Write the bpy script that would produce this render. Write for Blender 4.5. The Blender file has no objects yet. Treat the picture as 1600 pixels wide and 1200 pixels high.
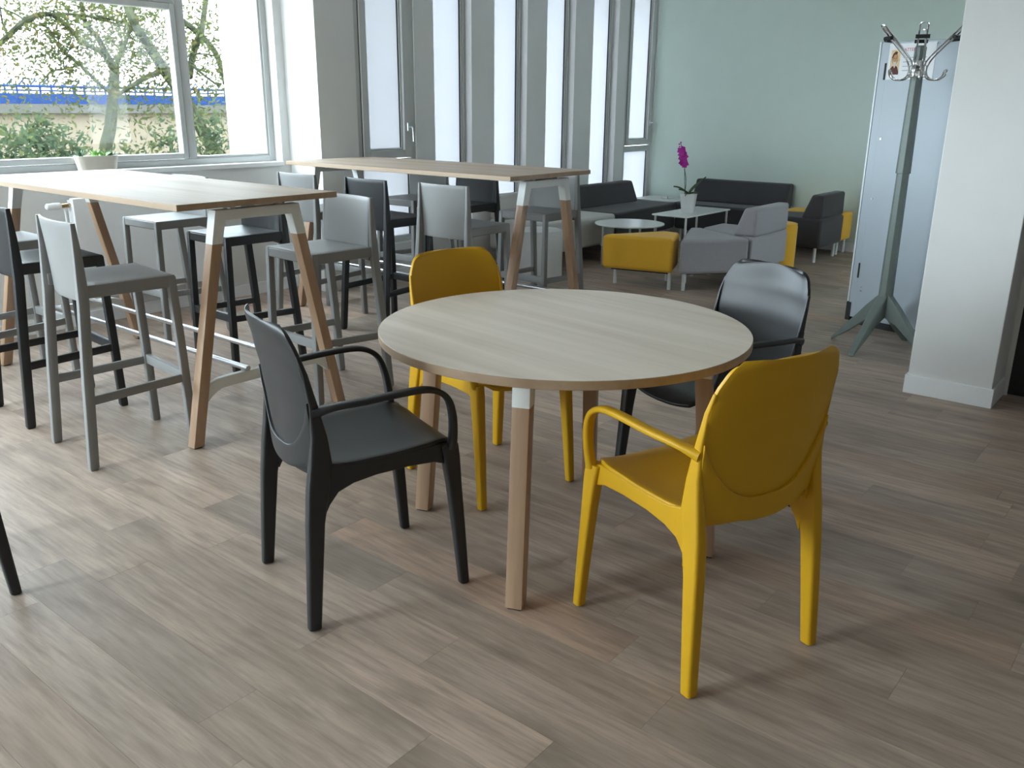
import bpy, bmesh, math, random
from mathutils import Vector, Matrix

# ------------------------------------------------------------------ camera, world, exposure
scene = bpy.context.scene
COL = scene.collection
F_PX, PITCH, ROLL, YAW, EYE = 1356.2, 0.31, 0.0089, 0.6798, 1.4224

def cam_axes():
    cy, sy = math.cos(YAW), math.sin(YAW)
    fwd = Vector((cy * math.cos(PITCH), sy * math.cos(PITCH), -math.sin(PITCH)))
    right = Vector((sy, -cy, 0)); up = right.cross(fwd)
    cr, sr = math.cos(ROLL), math.sin(ROLL)
    return right * cr + up * sr, up * cr - right * sr, fwd
RIGHT, UP, FWD = cam_axes()
cam_data = bpy.data.cameras.new('camera')
cam_data.sensor_fit = 'HORIZONTAL'; cam_data.sensor_width = 36.0
cam_data.lens = F_PX * 36.0 / 1600.0
cam_data.clip_start = 0.05; cam_data.clip_end = 300
cam = bpy.data.objects.new('camera', cam_data); COL.objects.link(cam)
M = Matrix((RIGHT, UP, -FWD)).transposed().to_4x4(); M.translation = (0, 0, EYE)
cam.matrix_world = M
scene.camera = cam

scene.view_settings.view_transform = 'Standard'
scene.view_settings.look = 'None'
scene.view_settings.gamma = 1.0
scene.view_settings.exposure = 2.65
scene.view_settings.use_curve_mapping = False

SKY = 7.0
world = bpy.data.worlds.new('overcast_sky'); scene.world = world
world.use_nodes = True
wn = world.node_tree; wn.nodes.clear()
wo = wn.nodes.new('ShaderNodeOutputWorld'); wb = wn.nodes.new('ShaderNodeBackground')
wb.inputs['Color'].default_value = (0.82, 0.925, 1.0, 1); wb.inputs['Strength'].default_value = SKY
wn.links.new(wb.outputs[0], wo.inputs[0])
cy_ = scene.cycles
cy_.max_bounces = 10; cy_.diffuse_bounces = 6; cy_.glossy_bounces = 4
cy_.transmission_bounces = 8; cy_.transparent_max_bounces = 16
cy_.caustics_reflective = False; cy_.caustics_refractive = False
cy_.sample_clamp_indirect = 12.0
try:
    cy_.use_denoising = True; cy_.denoiser = 'OPENIMAGEDENOISE'
except Exception:
    pass

def portal(name, loc, sx, sz):
    l = bpy.data.lights.new(name, 'AREA'); l.shape = 'RECTANGLE'; l.size = sx; l.size_y = sz
    l.cycles.is_portal = True
    o = bpy.data.objects.new(name, l); COL.objects.link(o)
    o.location = loc; o.rotation_euler = (math.radians(-90), 0, 0)     # faces -y, into the room
    return o
portal('window_daylight', (2.44, 5.97, 1.67), 3.70, 1.32)
portal('window_daylight', (-1.8, 5.97, 1.82), 3.4, 1.52)
portal('window_daylight', (-3.72, 4.5, 1.75), 1.6, 1.78).rotation_euler = (math.radians(90), 0, math.radians(-90))  # for the added window behind the camera

# ------------------------------------------------------------------ materials
MATS = {}
def srgb(r, g, b):
    f = lambda c: (c / 255 / 12.92) if c / 255 <= 0.04045 else ((c / 255 + 0.055) / 1.055) ** 2.4
    return (f(r), f(g), f(b), 1)

class NT:
    def __init__(s, name):
        s.m = bpy.data.materials.new(name); s.m.use_nodes = True
        s.t = s.m.node_tree; s.t.nodes.clear()
        s.out = s.n('ShaderNodeOutputMaterial')
    def n(s, typ, **kw):
        x = s.t.nodes.new(typ)
        for k, v in kw.items():
            setattr(x, k, v)
        return x
    def l(s, a, b): s.t.links.new(a, b)
    def ramp(s, fac, stops):
        r = s.n('ShaderNodeValToRGB'); e = r.color_ramp.elements
        e[0].position, e[0].color = stops[0]; e[1].position, e[1].color = stops[-1]
        for p, c in stops[1:-1]:
            q = e.new(p); q.color = c
        s.l(fac, r.inputs[0]); return r.outputs[0]
    def mapping(s, src, scale=(1, 1, 1), rot=(0, 0, 0)):
        mp = s.n('ShaderNodeMapping'); mp.inputs['Scale'].default_value = scale
        mp.inputs['Rotation'].default_value = rot
        s.l(src, mp.inputs[0]); return mp.outputs[0]
    def noise(s, vec, scale, detail=3, rough=0.5):
        x = s.n('ShaderNodeTexNoise'); x.inputs['Scale'].default_value = scale
        x.inputs['Detail'].default_value = detail; x.inputs['Roughness'].default_value = rough
        if vec is not None: s.l(vec, x.inputs['Vector'])
        return x
    def mix(s, fac, a, b, mode='MIX'):
        x = s.n('ShaderNodeMix', data_type='RGBA', blend_type=mode)
        for sock, v in ((x.inputs[0], fac), (x.inputs[6], a), (x.inputs[7], b)):
            if hasattr(v, 'is_output'): s.l(v, sock)
            else: sock.default_value = v
        return x.outputs[2]

def plain(name, col, rough=0.5, metal=0.0, spec=0.5, var=0.05, scale=40, bump=0.0, bscale=200, sheen=0.0):
    if name in MATS: return MATS[name]
    k = NT(name); b = k.n('ShaderNodeBsdfPrincipled')
    tc = k.n('ShaderNodeTexCoord')
    nz = k.noise(tc.outputs['Object'], scale, 3)
    lo = tuple(c * (1 - var) for c in col[:3]) + (1,); hi = tuple(min(1, c * (1 + var)) for c in col[:3]) + (1,)
    k.l(k.ramp(nz.outputs[0], [(0.3, lo), (0.7, hi)]), b.inputs['Base Color'])
    b.inputs['Roughness'].default_value = rough; b.inputs['Metallic'].default_value = metal
    b.inputs['Specular IOR Level'].default_value = spec
    if sheen: b.inputs['Sheen Weight'].default_value = sheen
    if bump:
        nb = k.noise(tc.outputs['Object'], bscale, 2)
        bp = k.n('ShaderNodeBump'); bp.inputs['Strength'].default_value = bump; bp.inputs['Distance'].default_value = 0.002
        k.l(nb.outputs[0], bp.inputs['Height']); k.l(bp.outputs[0], b.inputs['Normal'])
    k.l(b.outputs[0], k.out.inputs[0])
    MATS[name] = k.m; return k.m

def wood(name, light, dark, axis, rough=0.4, scale=1.0, spec=0.5, obj=True, contrast=1.0):
    """straight grain running along axis (0,1,2) of the object"""
    k = NT(name); b = k.n('ShaderNodeBsdfPrincipled'); tc = k.n('ShaderNodeTexCoord')
    sc = [38 * scale] * 3; sc[axis] = 1.6 * scale
    v = k.mapping(tc.outputs['Object'], tuple(sc))
    n1 = k.noise(v, 1.0, 6, 0.6)
    sc2 = [9 * scale] * 3; sc2[axis] = 0.5 * scale
    n2 = k.noise(k.mapping(tc.outputs['Object'], tuple(sc2)), 1.0, 3, 0.5)
    add = k.n('ShaderNodeMath', operation='MULTIPLY_ADD'); add.inputs[1].default_value = 0.55 * contrast
    k.l(n1.outputs[0], add.inputs[0]); k.l(n2.outputs[0], add.inputs[2])
    k.l(k.ramp(add.outputs[0], [(0.5, dark), (0.95, light)]), b.inputs['Base Color'])
    b.inputs['Roughness'].default_value = rough; b.inputs['Specular IOR Level'].default_value = spec
    bp = k.n('ShaderNodeBump'); bp.inputs['Strength'].default_value = 0.12; bp.inputs['Distance'].default_value = 0.001
    k.l(n1.outputs[0], bp.inputs['Height']); k.l(bp.outputs[0], b.inputs['Normal'])
    k.l(b.outputs[0], k.out.inputs[0]); MATS[name] = k.m; return k.m

def floor_material():
    k = NT('oak_vinyl_planks'); b = k.n('ShaderNodeBsdfPrincipled')
    geo = k.n('ShaderNodeNewGeometry'); oi = k.n('ShaderNodeObjectInfo')
    at = k.n('ShaderNodeAttribute'); at.attribute_name = 'tone'
    sm = k.n('ShaderNodeMath', operation='ADD'); k.l(oi.outputs['Random'], sm.inputs[0]); k.l(at.outputs['Fac'], sm.inputs[1])
    fr = k.n('ShaderNodeMath', operation='FRACT'); k.l(sm.outputs[0], fr.inputs[0])
    rnd = fr.outputs[0]
    off = k.n('ShaderNodeVectorMath', operation='SCALE'); off.inputs[0].default_value = (13.0, 47.0, 5.0); k.l(rnd, off.inputs['Scale'])
    pos = k.n('ShaderNodeVectorMath', operation='ADD'); k.l(geo.outputs['Position'], pos.inputs[0]); k.l(off.outputs[0], pos.inputs[1])
    P = pos.outputs[0]
    # wavy grain
    warp = k.noise(k.mapping(P, (3.0, 0.8, 1)), 1.0, 2)
    wv = k.n('ShaderNodeVectorMath', operation='SCALE'); wv.inputs['Scale'].default_value = 0.05; k.l(warp.outputs['Color'], wv.inputs[0])
    P2n = k.n('ShaderNodeVectorMath', operation='ADD'); k.l(P, P2n.inputs[0]); k.l(wv.outputs[0], P2n.inputs[1])
    P2 = P2n.outputs[0]
    g1 = k.noise(k.mapping(P2, (70, 5.0, 1)), 1.0, 5, 0.65)
    g2 = k.noise(k.mapping(P2, (20, 1.6, 1)), 1.0, 4, 0.6)
    g3 = k.noise(k.mapping(P2, (7, 2.2, 1)), 1.0, 3, 0.55)
    tone = k.ramp(rnd, [(0.0, srgb(182, 163, 148)), (0.22, srgb(194, 175, 160)), (0.45, srgb(172, 156, 143)),
                        (0.65, srgb(205, 182, 165)), (0.82, srgb(163, 149, 137)), (1.0, srgb(203, 172, 151))])
    c = k.mix(k.ramp(g2.outputs[0], [(0.35, (0, 0, 0, 1)), (0.72, (1, 1, 1, 1))]), tone, srgb(136, 121, 109))
    c2 = k.mix(0.62, tone, c)
    c3 = k.mix(k.ramp(g1.outputs[0], [(0.42, (0, 0, 0, 1)), (0.78, (0.62, 0.62, 0.62, 1))]), c2, srgb(122, 107, 96))
    c4 = k.mix(k.ramp(g3.outputs[0], [(0.54, (0, 0, 0, 1)), (0.74, (0.6, 0.6, 0.6, 1))]), c3, srgb(120, 106, 95))
    vo = k.n('ShaderNodeTexVoronoi'); vo.inputs['Scale'].default_value = 1.0
    k.l(k.mapping(P2, (3.4, 1.25, 1)), vo.inputs['Vector'])
    c5 = k.mix(k.ramp(vo.outputs['Distance'], [(0.015, (0.75, 0.75, 0.75, 1)), (0.05, (0.35, 0.35, 0.35, 1)), (0.12, (0, 0, 0, 1))]), c4, srgb(96, 82, 72))
    k.l(c5, b.inputs['Base Color'])
    rr = k.ramp(g1.outputs[0], [(0.3, (0.42, 0.42, 0.42, 1)), (0.8, (0.52, 0.52, 0.52, 1))])
    k.l(rr, b.inputs['Roughness']); b.inputs['Specular IOR Level'].default_value = 0.25
    bp = k.n('ShaderNodeBump'); bp.inputs['Strength'].default_value = 0.10; bp.inputs['Distance'].default_value = 0.001
    k.l(g1.outputs[0], bp.inputs['Height']); k.l(bp.outputs[0], b.inputs['Normal'])
    k.l(b.outputs[0], k.out.inputs[0]); return k.m

def glass_material(name, tint):
    k = NT(name)
    tr = k.n('ShaderNodeBsdfTransparent'); tr.inputs[0].default_value = tint
    gl = k.n('ShaderNodeBsdfGlossy'); gl.inputs['Roughness'].default_value = 0.01
    lw = k.n('ShaderNodeLayerWeight'); lw.inputs[0].default_value = 0.5
    pw = k.n('ShaderNodeMath', operation='POWER'); pw.inputs[1].default_value = 5.0; k.l(lw.outputs['Facing'], pw.inputs[0])
    fs = k.n('ShaderNodeMath', operation='MULTIPLY_ADD'); fs.inputs[1].default_value = 0.5; fs.inputs[2].default_value = 0.03; k.l(pw.outputs[0], fs.inputs[0])
    mx = k.n('ShaderNodeMixShader'); k.l(fs.outputs[0], mx.inputs[0]); k.l(tr.outputs[0], mx.inputs[1]); k.l(gl.outputs[0], mx.inputs[2])
    k.l(mx.outputs[0], k.out.inputs[0]); return k.m

def frosted_material(name, FROST):
    k = NT(name)
    tl = k.n('ShaderNodeBsdfTranslucent'); tl.inputs[0].default_value = FROST
    df = k.n('ShaderNodeBsdfDiffuse'); df.inputs[0].default_value = (0.55, 0.6, 0.62, 1)
    gl = k.n('ShaderNodeBsdfGlossy'); gl.inputs['Roughness'].default_value = 0.15
    mx = k.n('ShaderNodeMixShader'); mx.inputs[0].default_value = 0.08
    k.l(tl.outputs[0], mx.inputs[1]); k.l(df.outputs[0], mx.inputs[2])
    m2 = k.n('ShaderNodeMixShader'); m2.inputs[0].default_value = 0.04
    k.l(mx.outputs[0], m2.inputs[1]); k.l(gl.outputs[0], m2.inputs[2])
    k.l(m2.outputs[0], k.out.inputs[0]); return k.m

def leaf_material(name, stops):
    k = NT(name); ge = k.n('ShaderNodeNewGeometry')
    c = k.ramp(ge.outputs['Random Per Island'], stops)
    d = k.n('ShaderNodeBsdfDiffuse'); k.l(c, d.inputs[0])
    t = k.n('ShaderNodeBsdfTranslucent'); k.l(c, t.inputs[0])
    mx = k.n('ShaderNodeMixShader'); mx.inputs[0].default_value = 0.45
    k.l(d.outputs[0], mx.inputs[1]); k.l(t.outputs[0], mx.inputs[2]); k.l(mx.outputs[0], k.out.inputs[0])
    return k.m

FROST = (0.262, 0.265, 0.275, 1)
M_wall = plain('white_wall_paint', (0.70, 0.70, 0.69), 0.75, spec=0.25, var=0.015, scale=6, bump=0.08, bscale=260)
M_green = plain('sage_green_wall_paint', (0.61, 0.71, 0.655), 0.7, spec=0.3, var=0.015, scale=5, bump=0.08, bscale=260)
M_ceil = plain('ceiling_paint', (0.80, 0.80, 0.79), 0.85, spec=0.2, var=0.02, scale=8)
M_trim = plain('white_trim_paint', (0.80, 0.81, 0.82), 0.45, var=0.01)
M_upvc = plain('white_window_plastic', (0.50, 0.51, 0.50), 0.4, var=0.01)
M_gasket = plain('black_rubber_gasket', (0.012, 0.012, 0.012), 0.6)
M_floor = floor_material()
M_under = plain('dark_subfloor', (0.05, 0.045, 0.04), 0.9)
M_glass = glass_material('clear_window_glass', (0.95, 0.97, 0.965, 1))
M_glass_dim = glass_material('dimmed_window_glass', (0.64, 0.66, 0.665, 1))  # dark tint put into the glass to dim the daylight beside it
M_frost = frosted_material('frosted_window_glass', FROST)
M_opal = frosted_material('added_window_opal_glass', (0.52, 0.54, 0.55, 1))  # pane of the added, unseen lounge window
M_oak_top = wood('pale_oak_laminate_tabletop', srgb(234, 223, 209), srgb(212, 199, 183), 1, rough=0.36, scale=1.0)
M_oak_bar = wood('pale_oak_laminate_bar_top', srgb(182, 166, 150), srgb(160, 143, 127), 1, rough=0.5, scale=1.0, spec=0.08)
M_edge = wood('oak_edge_band', srgb(172, 148, 122), srgb(146, 122, 98), 1, rough=0.45, scale=1.0)
M_leg = wood('oak_table_leg', srgb(176, 146, 120), srgb(154, 124, 98), 2, rough=0.42, scale=1.3)
M_metal_white = plain('white_powder_coat', (0.70, 0.72, 0.71), 0.42, var=0.02)
M_chrome = plain('polished_chrome', (0.80, 0.81, 0.82), 0.12, metal=1.0, var=0.01)
M_steel = plain('satin_steel', (0.62, 0.63, 0.65), 0.28, metal=1.0, var=0.02)
M_yellow = plain('mustard_yellow_plastic', (0.60, 0.335, 0.010), 0.42, spec=0.35, var=0.02, scale=8, bump=0.05, bscale=900)
M_black = plain('anthracite_plastic', (0.009, 0.0105, 0.013), 0.42, spec=0.6, var=0.04, scale=8, bump=0.05, bscale=900)
M_grey = plain('light_grey_plastic', (0.235, 0.236, 0.235), 0.45, var=0.02, scale=8, bump=0.05, bscale=900)
M_pad = plain('black_foot_pad', (0.01, 0.01, 0.01), 0.6)
def fabric(name, col): return plain(name, col, 0.85, spec=0.25, var=0.10, scale=260, bump=0.25, bscale=700, sheen=0.15)
M_f_dark = fabric('charcoal_fabric', (0.058, 0.056, 0.062))
M_f_grey = fabric('lilac_grey_fabric', (0.375, 0.365, 0.39))
M_f_light = fabric('pale_grey_fabric', (0.52, 0.51, 0.49))
M_f_yel = fabric('mustard_fabric', (0.84, 0.47, 0.045))
M_f_white = fabric('white_fabric', (0.62, 0.63, 0.62))
M_table_white = plain('white_lacquered_table', (0.78, 0.82, 0.80), 0.25, var=0.01)
M_pot = plain('white_ceramic', (0.78, 0.79, 0.78), 0.3, var=0.01)
M_pot2 = plain('ivory_ribbed_ceramic', (0.66, 0.62, 0.54), 0.4, var=0.02)
M_stand = plain('grey_green_painted_wood', (0.125, 0.155, 0.142), 0.4, var=0.06, scale=20)
M_cab = plain('grey_painted_steel', (0.37, 0.42, 0.47), 0.38, var=0.02, scale=5)
M_cab_edge = plain('steel_edge_highlight', (0.66, 0.70, 0.72), 0.35, var=0.01)
M_dark = plain('black_door_laminate', (0.008, 0.009, 0.010), 0.5)
M_paper = plain('white_paper', (0.80, 0.81, 0.83), 0.7, var=0.005)
M_red = plain('red_ink', (0.55, 0.06, 0.09), 0.7)
M_ink = plain('grey_ink', (0.36, 0.38, 0.42), 0.7)
M_bark = plain('mossy_bark', (0.0375, 0.0400, 0.0250), 0.9, spec=0.0, var=0.35, scale=9, bump=0.6, bscale=30)
M_leaf = leaf_material('tree_leaf', [(0.0, (0.034, 0.045, 0.018, 1)), (0.5, (0.060, 0.066, 0.023, 1)), (0.8, (0.078, 0.078, 0.028, 1)), (0.93, (0.028, 0.038, 0.021, 1)), (1.0, (0.11, 0.068, 0.024, 1))])
M_bush = leaf_material('shrub_leaf', [(0.0, (0.028, 0.044, 0.026, 1)), (0.5, (0.043, 0.060, 0.034, 1)), (0.85, (0.056, 0.068, 0.030, 1)), (1.0, (0.075, 0.080, 0.028, 1))])
M_orch_leaf = plain('orchid_leaf_green', (0.035, 0.075, 0.022), 0.35, var=0.1, scale=30)
M_petal = plain('magenta_petal', (0.42, 0.012, 0.30), 0.5, var=0.12, scale=60)
M_succ = plain('succulent_green', (0.16, 0.34, 0.08), 0.45, var=0.2, scale=40)
M_succ_d = plain('dark_succulent_green', (0.03, 0.075, 0.03), 0.45, var=0.2, scale=40)
M_beige = plain('beige_render', (0.1150, 0.0938, 0.0688), 0.9, spec=0.0, var=0.05, scale=2)
M_cap = plain('grey_concrete_coping', (0.0525, 0.0500, 0.0450), 0.9, spec=0.0, var=0.08, scale=3)
M_blue = plain('blue_painted_steel', (0.0112, 0.0238, 0.0688), 0.8, spec=0.0, var=0.08, scale=3)
M_ext_white = plain('white_outside_render', (0.82, 0.82, 0.80), 0.9, var=0.01)
M_ground = plain('grass_and_path_ground', (0.10, 0.10, 0.075), 0.95, spec=0.0, var=0.3, scale=3)
M_skin = plain('printed_skin_tone', (0.48, 0.26, 0.12), 0.7, var=0.25, scale=60)
M_brown = plain('printed_dark_brown', (0.10, 0.025, 0.02), 0.7, var=0.4, scale=60)
M_beard = plain('printed_white_beard', (0.62, 0.58, 0.52), 0.7, var=0.1, scale=60)
M_cream = plain('printed_cream', (0.70, 0.52, 0.30), 0.7, var=0.2, scale=40)
M_brass = plain('brass_fitting', (0.48, 0.36, 0.22), 0.25, metal=1.0)

# ------------------------------------------------------------------ object helpers
def obj(name, bm, mat, parent=None, smooth=True, bevel=0.0, seg=2, solid=None, sub=0, recalc=True, loc=None, rotz=None):
    if isinstance(bm, bmesh.types.BMesh):
        if recalc: bmesh.ops.recalc_face_normals(bm, faces=bm.faces)
        me = bpy.data.meshes.new(name); bm.to_mesh(me); bm.free()
    else:
        me = bm
    if mat is not None and not me.materials:
        for m_ in (mat if isinstance(mat, (list, tuple)) else [mat]): me.materials.append(m_)
    o = bpy.data.objects.new(name, me); COL.objects.link(o)
    if parent is not None: o.parent = parent
    if smooth:
        for p in me.polygons: p.use_smooth = True
        me.set_sharp_from_angle(angle=math.radians(35))
    if solid is not None:
        md = o.modifiers.new('thickness', 'SOLIDIFY'); md.thickness = solid; md.offset = 0.0
    if bevel > 0:
        md = o.modifiers.new('edge', 'BEVEL'); md.width = bevel; md.segments = seg; md.limit_method = 'ANGLE'
        md.angle_limit = math.radians(35); md.harden_normals = False
    if sub:
        md = o.modifiers.new('smooth', 'SUBSURF'); md.levels = sub; md.render_levels = sub
    if loc is not None: o.location = loc
    if rotz is not None: o.rotation_euler = (0, 0, rotz)
    return o

def tag(o, label=None, cat=None, group=None, kind=None):
    if label: o['label'] = label
    if cat: o['category'] = cat
    if group: o['group'] = group
    if kind: o['kind'] = kind
    return o

def thing(name, label, cat, loc=(0, 0, 0), rotz=0.0, group=None):
    o = bpy.data.objects.new(name, None); COL.objects.link(o)
    o.location = loc; o.rotation_euler = (0, 0, rotz); o.empty_display_size = 0.1
    return tag(o, label, cat, group)

def struct(name, bm, mat, **kw):
    o = obj(name, bm, mat, **kw)
    if o.parent is None: o['kind'] = 'structure'
    return o

def copy_tree(root, loc, rotz, label, group=None, swap=None):
    """a copy of a thing with copies of its parts and sub-parts; swap = material for its plastic parts"""
    r = root.copy(); COL.objects.link(r); r.location = loc; r.rotation_euler = (0, 0, rotz)
    r['label'] = label
    if group: r['group'] = group
    def kids(src, dst):
        for ch in [c for c in KIDS if c.parent == src]:
            d = ch.copy(); COL.objects.link(d); d.parent = dst
            if swap and ch.data.materials[0] in (M_yellow, M_black, M_grey):
                d.material_slots[0].link = 'OBJECT'; d.material_slots[0].material = swap
            kids(ch, d)
    KIDS = list(bpy.data.objects)
    kids(root, r)
    return r

def NB(): return bmesh.new()

def box(bm, x0, x1, y0, y1, z0, z1):
    v = [bm.verts.new(p) for p in ((x0, y0, z0), (x1, y0, z0), (x1, y1, z0), (x0, y1, z0), (x0, y0, z1), (x1, y0, z1), (x1, y1, z1), (x0, y1, z1))]
    for f in ((0, 3, 2, 1), (4, 5, 6, 7), (0, 1, 5, 4), (1, 2, 6, 5), (2, 3, 7, 6), (3, 0, 4, 7)):
        bm.faces.new([v[i] for i in f])
    return bm

def loft(bm, rings, cap=True, close=True):
    vr = [[bm.verts.new(p) for p in r] for r in rings]
    n = len(vr[0])
    for a, b in zip(vr, vr[1:]):
        for i in range(n if close else n - 1):
            j = (i + 1) % n
            bm.faces.new((a[i], a[j], b[j], b[i]))
    if cap:
        bm.faces.new(list(reversed(vr[0]))); bm.faces.new(vr[-1])
    return bm

def rrect(w, d, r, n=3):
    """rounded rectangle outline, ccw, centred, in 2D"""
    pts = []
    for cx, cy, a0 in ((w / 2 - r, d / 2 - r, 0), (-w / 2 + r, d / 2 - r, 90), (-w / 2 + r, -d / 2 + r, 180), (w / 2 - r, -d / 2 + r, 270)):
        for k in range(n):
            a = math.radians(a0 + 90 * k / (n - 1)); pts.append((cx + r * math.cos(a), cy + r * math.sin(a)))
    return pts

def post(bm, stations, r=0.006, n=3, xdir=Vector((1, 0, 0)), ydir=Vector((0, 1, 0))):
    """horizontal rounded-rect sections (centre, w, d) lofted"""
    rings = []
    for c, w, d in stations:
        c = Vector(c); rr = min(r, w * 0.45, d * 0.45)
        rings.append([c + xdir * p[0] + ydir * p[1] for p in rrect(w, d, rr, n)])
    return loft(bm, rings)

def tube(bm, path, rad, n=8, flat=None, up=Vector((0, 0, 1)), cap=True):
    """round (or elliptical with flat=(a,b) factors) tube along a path; rad scalar or list"""
    P = [Vector(p) for p in path]; rings = []
    prev = None
    for i, p in enumerate(P):
        t = (P[min(i + 1, len(P) - 1)] - P[max(i - 1, 0)]).normalized()
        if prev is None:
            a = t.cross(up)
            if a.length < 1e-3: a = t.cross(Vector((1, 0, 0)))
            a.normalize()
        else:
            a = (prev - t * prev.dot(t)).normalized()
        prev = a; b = t.cross(a)
        r = rad[i] if isinstance(rad, (list, tuple)) else rad
        fa, fb = flat if flat else (1, 1)
        rings.append([p + a * (r * fa * math.cos(2 * math.pi * k / n)) + b * (r * fb * math.sin(2 * math.pi * k / n)) for k in range(n)])
    return loft(bm, rings, cap)

def smooth_path(pts, per=6):
    P = [Vector(p) for p in pts]; out = []
    for i in range(len(P) - 1):
        p0, p1, p2, p3 = P[max(i - 1, 0)], P[i], P[i + 1], P[min(i + 2, len(P) - 1)]
        for k in range(per):
            t = k / per
            out.append(0.5 * ((2 * p1) + (p2 - p0) * t + (2 * p0 - 5 * p1 + 4 * p2 - p3) * t * t + (-p0 + 3 * p1 - 3 * p2 + p3) * t ** 3))
    out.append(P[-1]); return out

def prism(bm, poly, z0, z1):
    return loft(bm, [[(x, y, z0) for x, y in poly], [(x, y, z1) for x, y in poly]])

def disc(bm, c, r, z0, z1, n=64, bev=0.0):
    prof = [(r - bev, z0), (r, z0 + bev), (r, z1 - bev), (r - bev, z1)] if bev else [(r, z0), (r, z1)]
    return loft(bm, [[(c[0] + q * math.cos(2 * math.pi * k / n), c[1] + q * math.sin(2 * math.pi * k / n), z) for k in range(n)] for q, z in prof])

def lathe(bm, prof, n=24, c=(0, 0)):
    return loft(bm, [[(c[0] + q * math.cos(2 * math.pi * k / n), c[1] + q * math.sin(2 * math.pi * k / n), z) for k in range(n)] for q, z in prof])

def sheet(bm, f, nu, nv):
    V = [[bm.verts.new(f(i / nu, j / nv)) for j in range(nv + 1)] for i in range(nu + 1)]
    for i in range(nu):
        for j in range(nv):
            bm.faces.new((V[i][j], V[i + 1][j], V[i + 1][j + 1], V[i][j + 1]))
    return bm

def lerp_tab(tab, x):
    if x <= tab[0][0]: return tab[0][1]
    for (a, fa), (b, fb) in zip(tab, tab[1:]):
        if x <= b:
            t = (x - a) / (b - a); t = t * t * (3 - 2 * t) * 0.5 + t * 0.5
            return fa + (fb - fa) * t
    return tab[-1][1]

# ------------------------------------------------------------------ room shell
# x runs along the window wall (away to the right of the picture), y towards the window wall
YW, YS, XG, ZC = 5.78, 5.40, 9.27, 2.95
XB, YB = -3.6, -6.0

def wall_y(name, y0, y1, x0, x1, holes, mat):
    """wall slab between y0..y1 with rectangular holes (xa, xb, za, zb)"""
    bm = NB(); xs = x0
    for xa, xb, za, zb in sorted(holes):
        if xa > xs + 1e-4: box(bm, xs, xa, y0, y1, 0, ZC)
        if za > 0: box(bm, xa, xb, y0, y1, 0, za)
        if zb < ZC: box(bm, xa, xb, y0, y1, zb, ZC)
        xs = xb
    if x1 > xs + 1e-4: box(bm, xs, x1, y0, y1, 0, ZC)
    return struct(name, bm, mat, smooth=False)

WIN1 = (0.58, 4.285, 0.995, 2.32)
WIN2 = (-3.5, -0.1, 0.995, 2.60)
wall_y('wall_left', YW, YW + 0.26, XB - 0.2, 4.362, [WIN1, WIN2], M_wall)
SLITS = [(4.735, 5.37), (5.60, 6.075), (6.385, 6.865), (7.17, 7.64), (7.96, 8.44), (8.63, 9.255)]
ZS0, ZS1 = 0.30, 2.72
wall_y('wall_far', YS, YS + 0.22, 4.362, XG, [(a, b, ZS0, ZS1) for a, b in SLITS], M_wall)
bm = NB(); box(bm, 4.362, 4.60, YS + 0.22, YW + 0.26, 0, ZC); struct('wall_return', bm, M_wall, smooth=False)
bm = NB(); box(bm, XG, XG + 0.2, -3.2, YS + 0.22, 0, ZC); struct('wall_back', bm, M_green, smooth=False)
def wall_with_window(wall, win, along, base, thick, a0, a1, ha, hb, mulls, za=.86, zb=2.64, glass=None):
    """wall slab with one glazed opening ha..hb; along = 'x' or 'y'"""
    lo, hi = (base - thick, base)
    def bx(bm, p, q, c0, c1, z0, z1): return box(bm, p, q, c0, c1, z0, z1) if along == 'x' else box(bm, c0, c1, p, q, z0, z1)
    bm = NB(); bx(bm, a0, ha, lo, hi, 0, ZC); bx(bm, hb, a1, lo, hi, 0, ZC); bx(bm, ha, hb, lo, hi, 0, za); bx(bm, ha, hb, lo, hi, zb, ZC)
    struct(wall, bm, M_wall, smooth=False)
    f0, f1 = base - .14, base - .08; ed = [ha] + mulls + [hb]
    bm = NB(); bx(bm, ha, hb, f0, f1, za, za + .05); bx(bm, ha, hb, f0, f1, zb - .05, zb)
    for m in ed: bx(bm, max(ha, m - .03), min(hb, m + .03), f0, f1, za + .05, zb - .05)
    w = struct(win, bm, M_upvc, smooth=False)
    for p, q in zip(ed, ed[1:]):
        bm = NB(); bx(bm, p + .03, q - .03, f0 + .02, f0 + .026, za + .05, zb - .05); obj('pane', bm, glass or M_glass, w, smooth=False)
wall_with_window('wall_front', 'window_9', 'y', XB, .2, YB, YW, 3.7, 5.30, [])  # unseen window added behind the camera to brighten the room
wall_with_window('wall_lounge', 'window_10', 'x', -3.0, .2, 5.15, XG, 7.2, 9.1, [8.15], .30, 2.72, M_opal)  # out-of-view opal window added to light the lounge
bm = NB(); box(bm, XB - 0.2, 5.15, YB - 0.2, YB, 0, ZC); struct('wall_right', bm, M_wall, smooth=False)
bm = NB(); box(bm, XB - 0.2, XG + 0.2, YB - 0.2, YW + 0.26, ZC, ZC + 0.15); struct('ceiling', bm, M_ceil, smooth=False)
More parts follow.
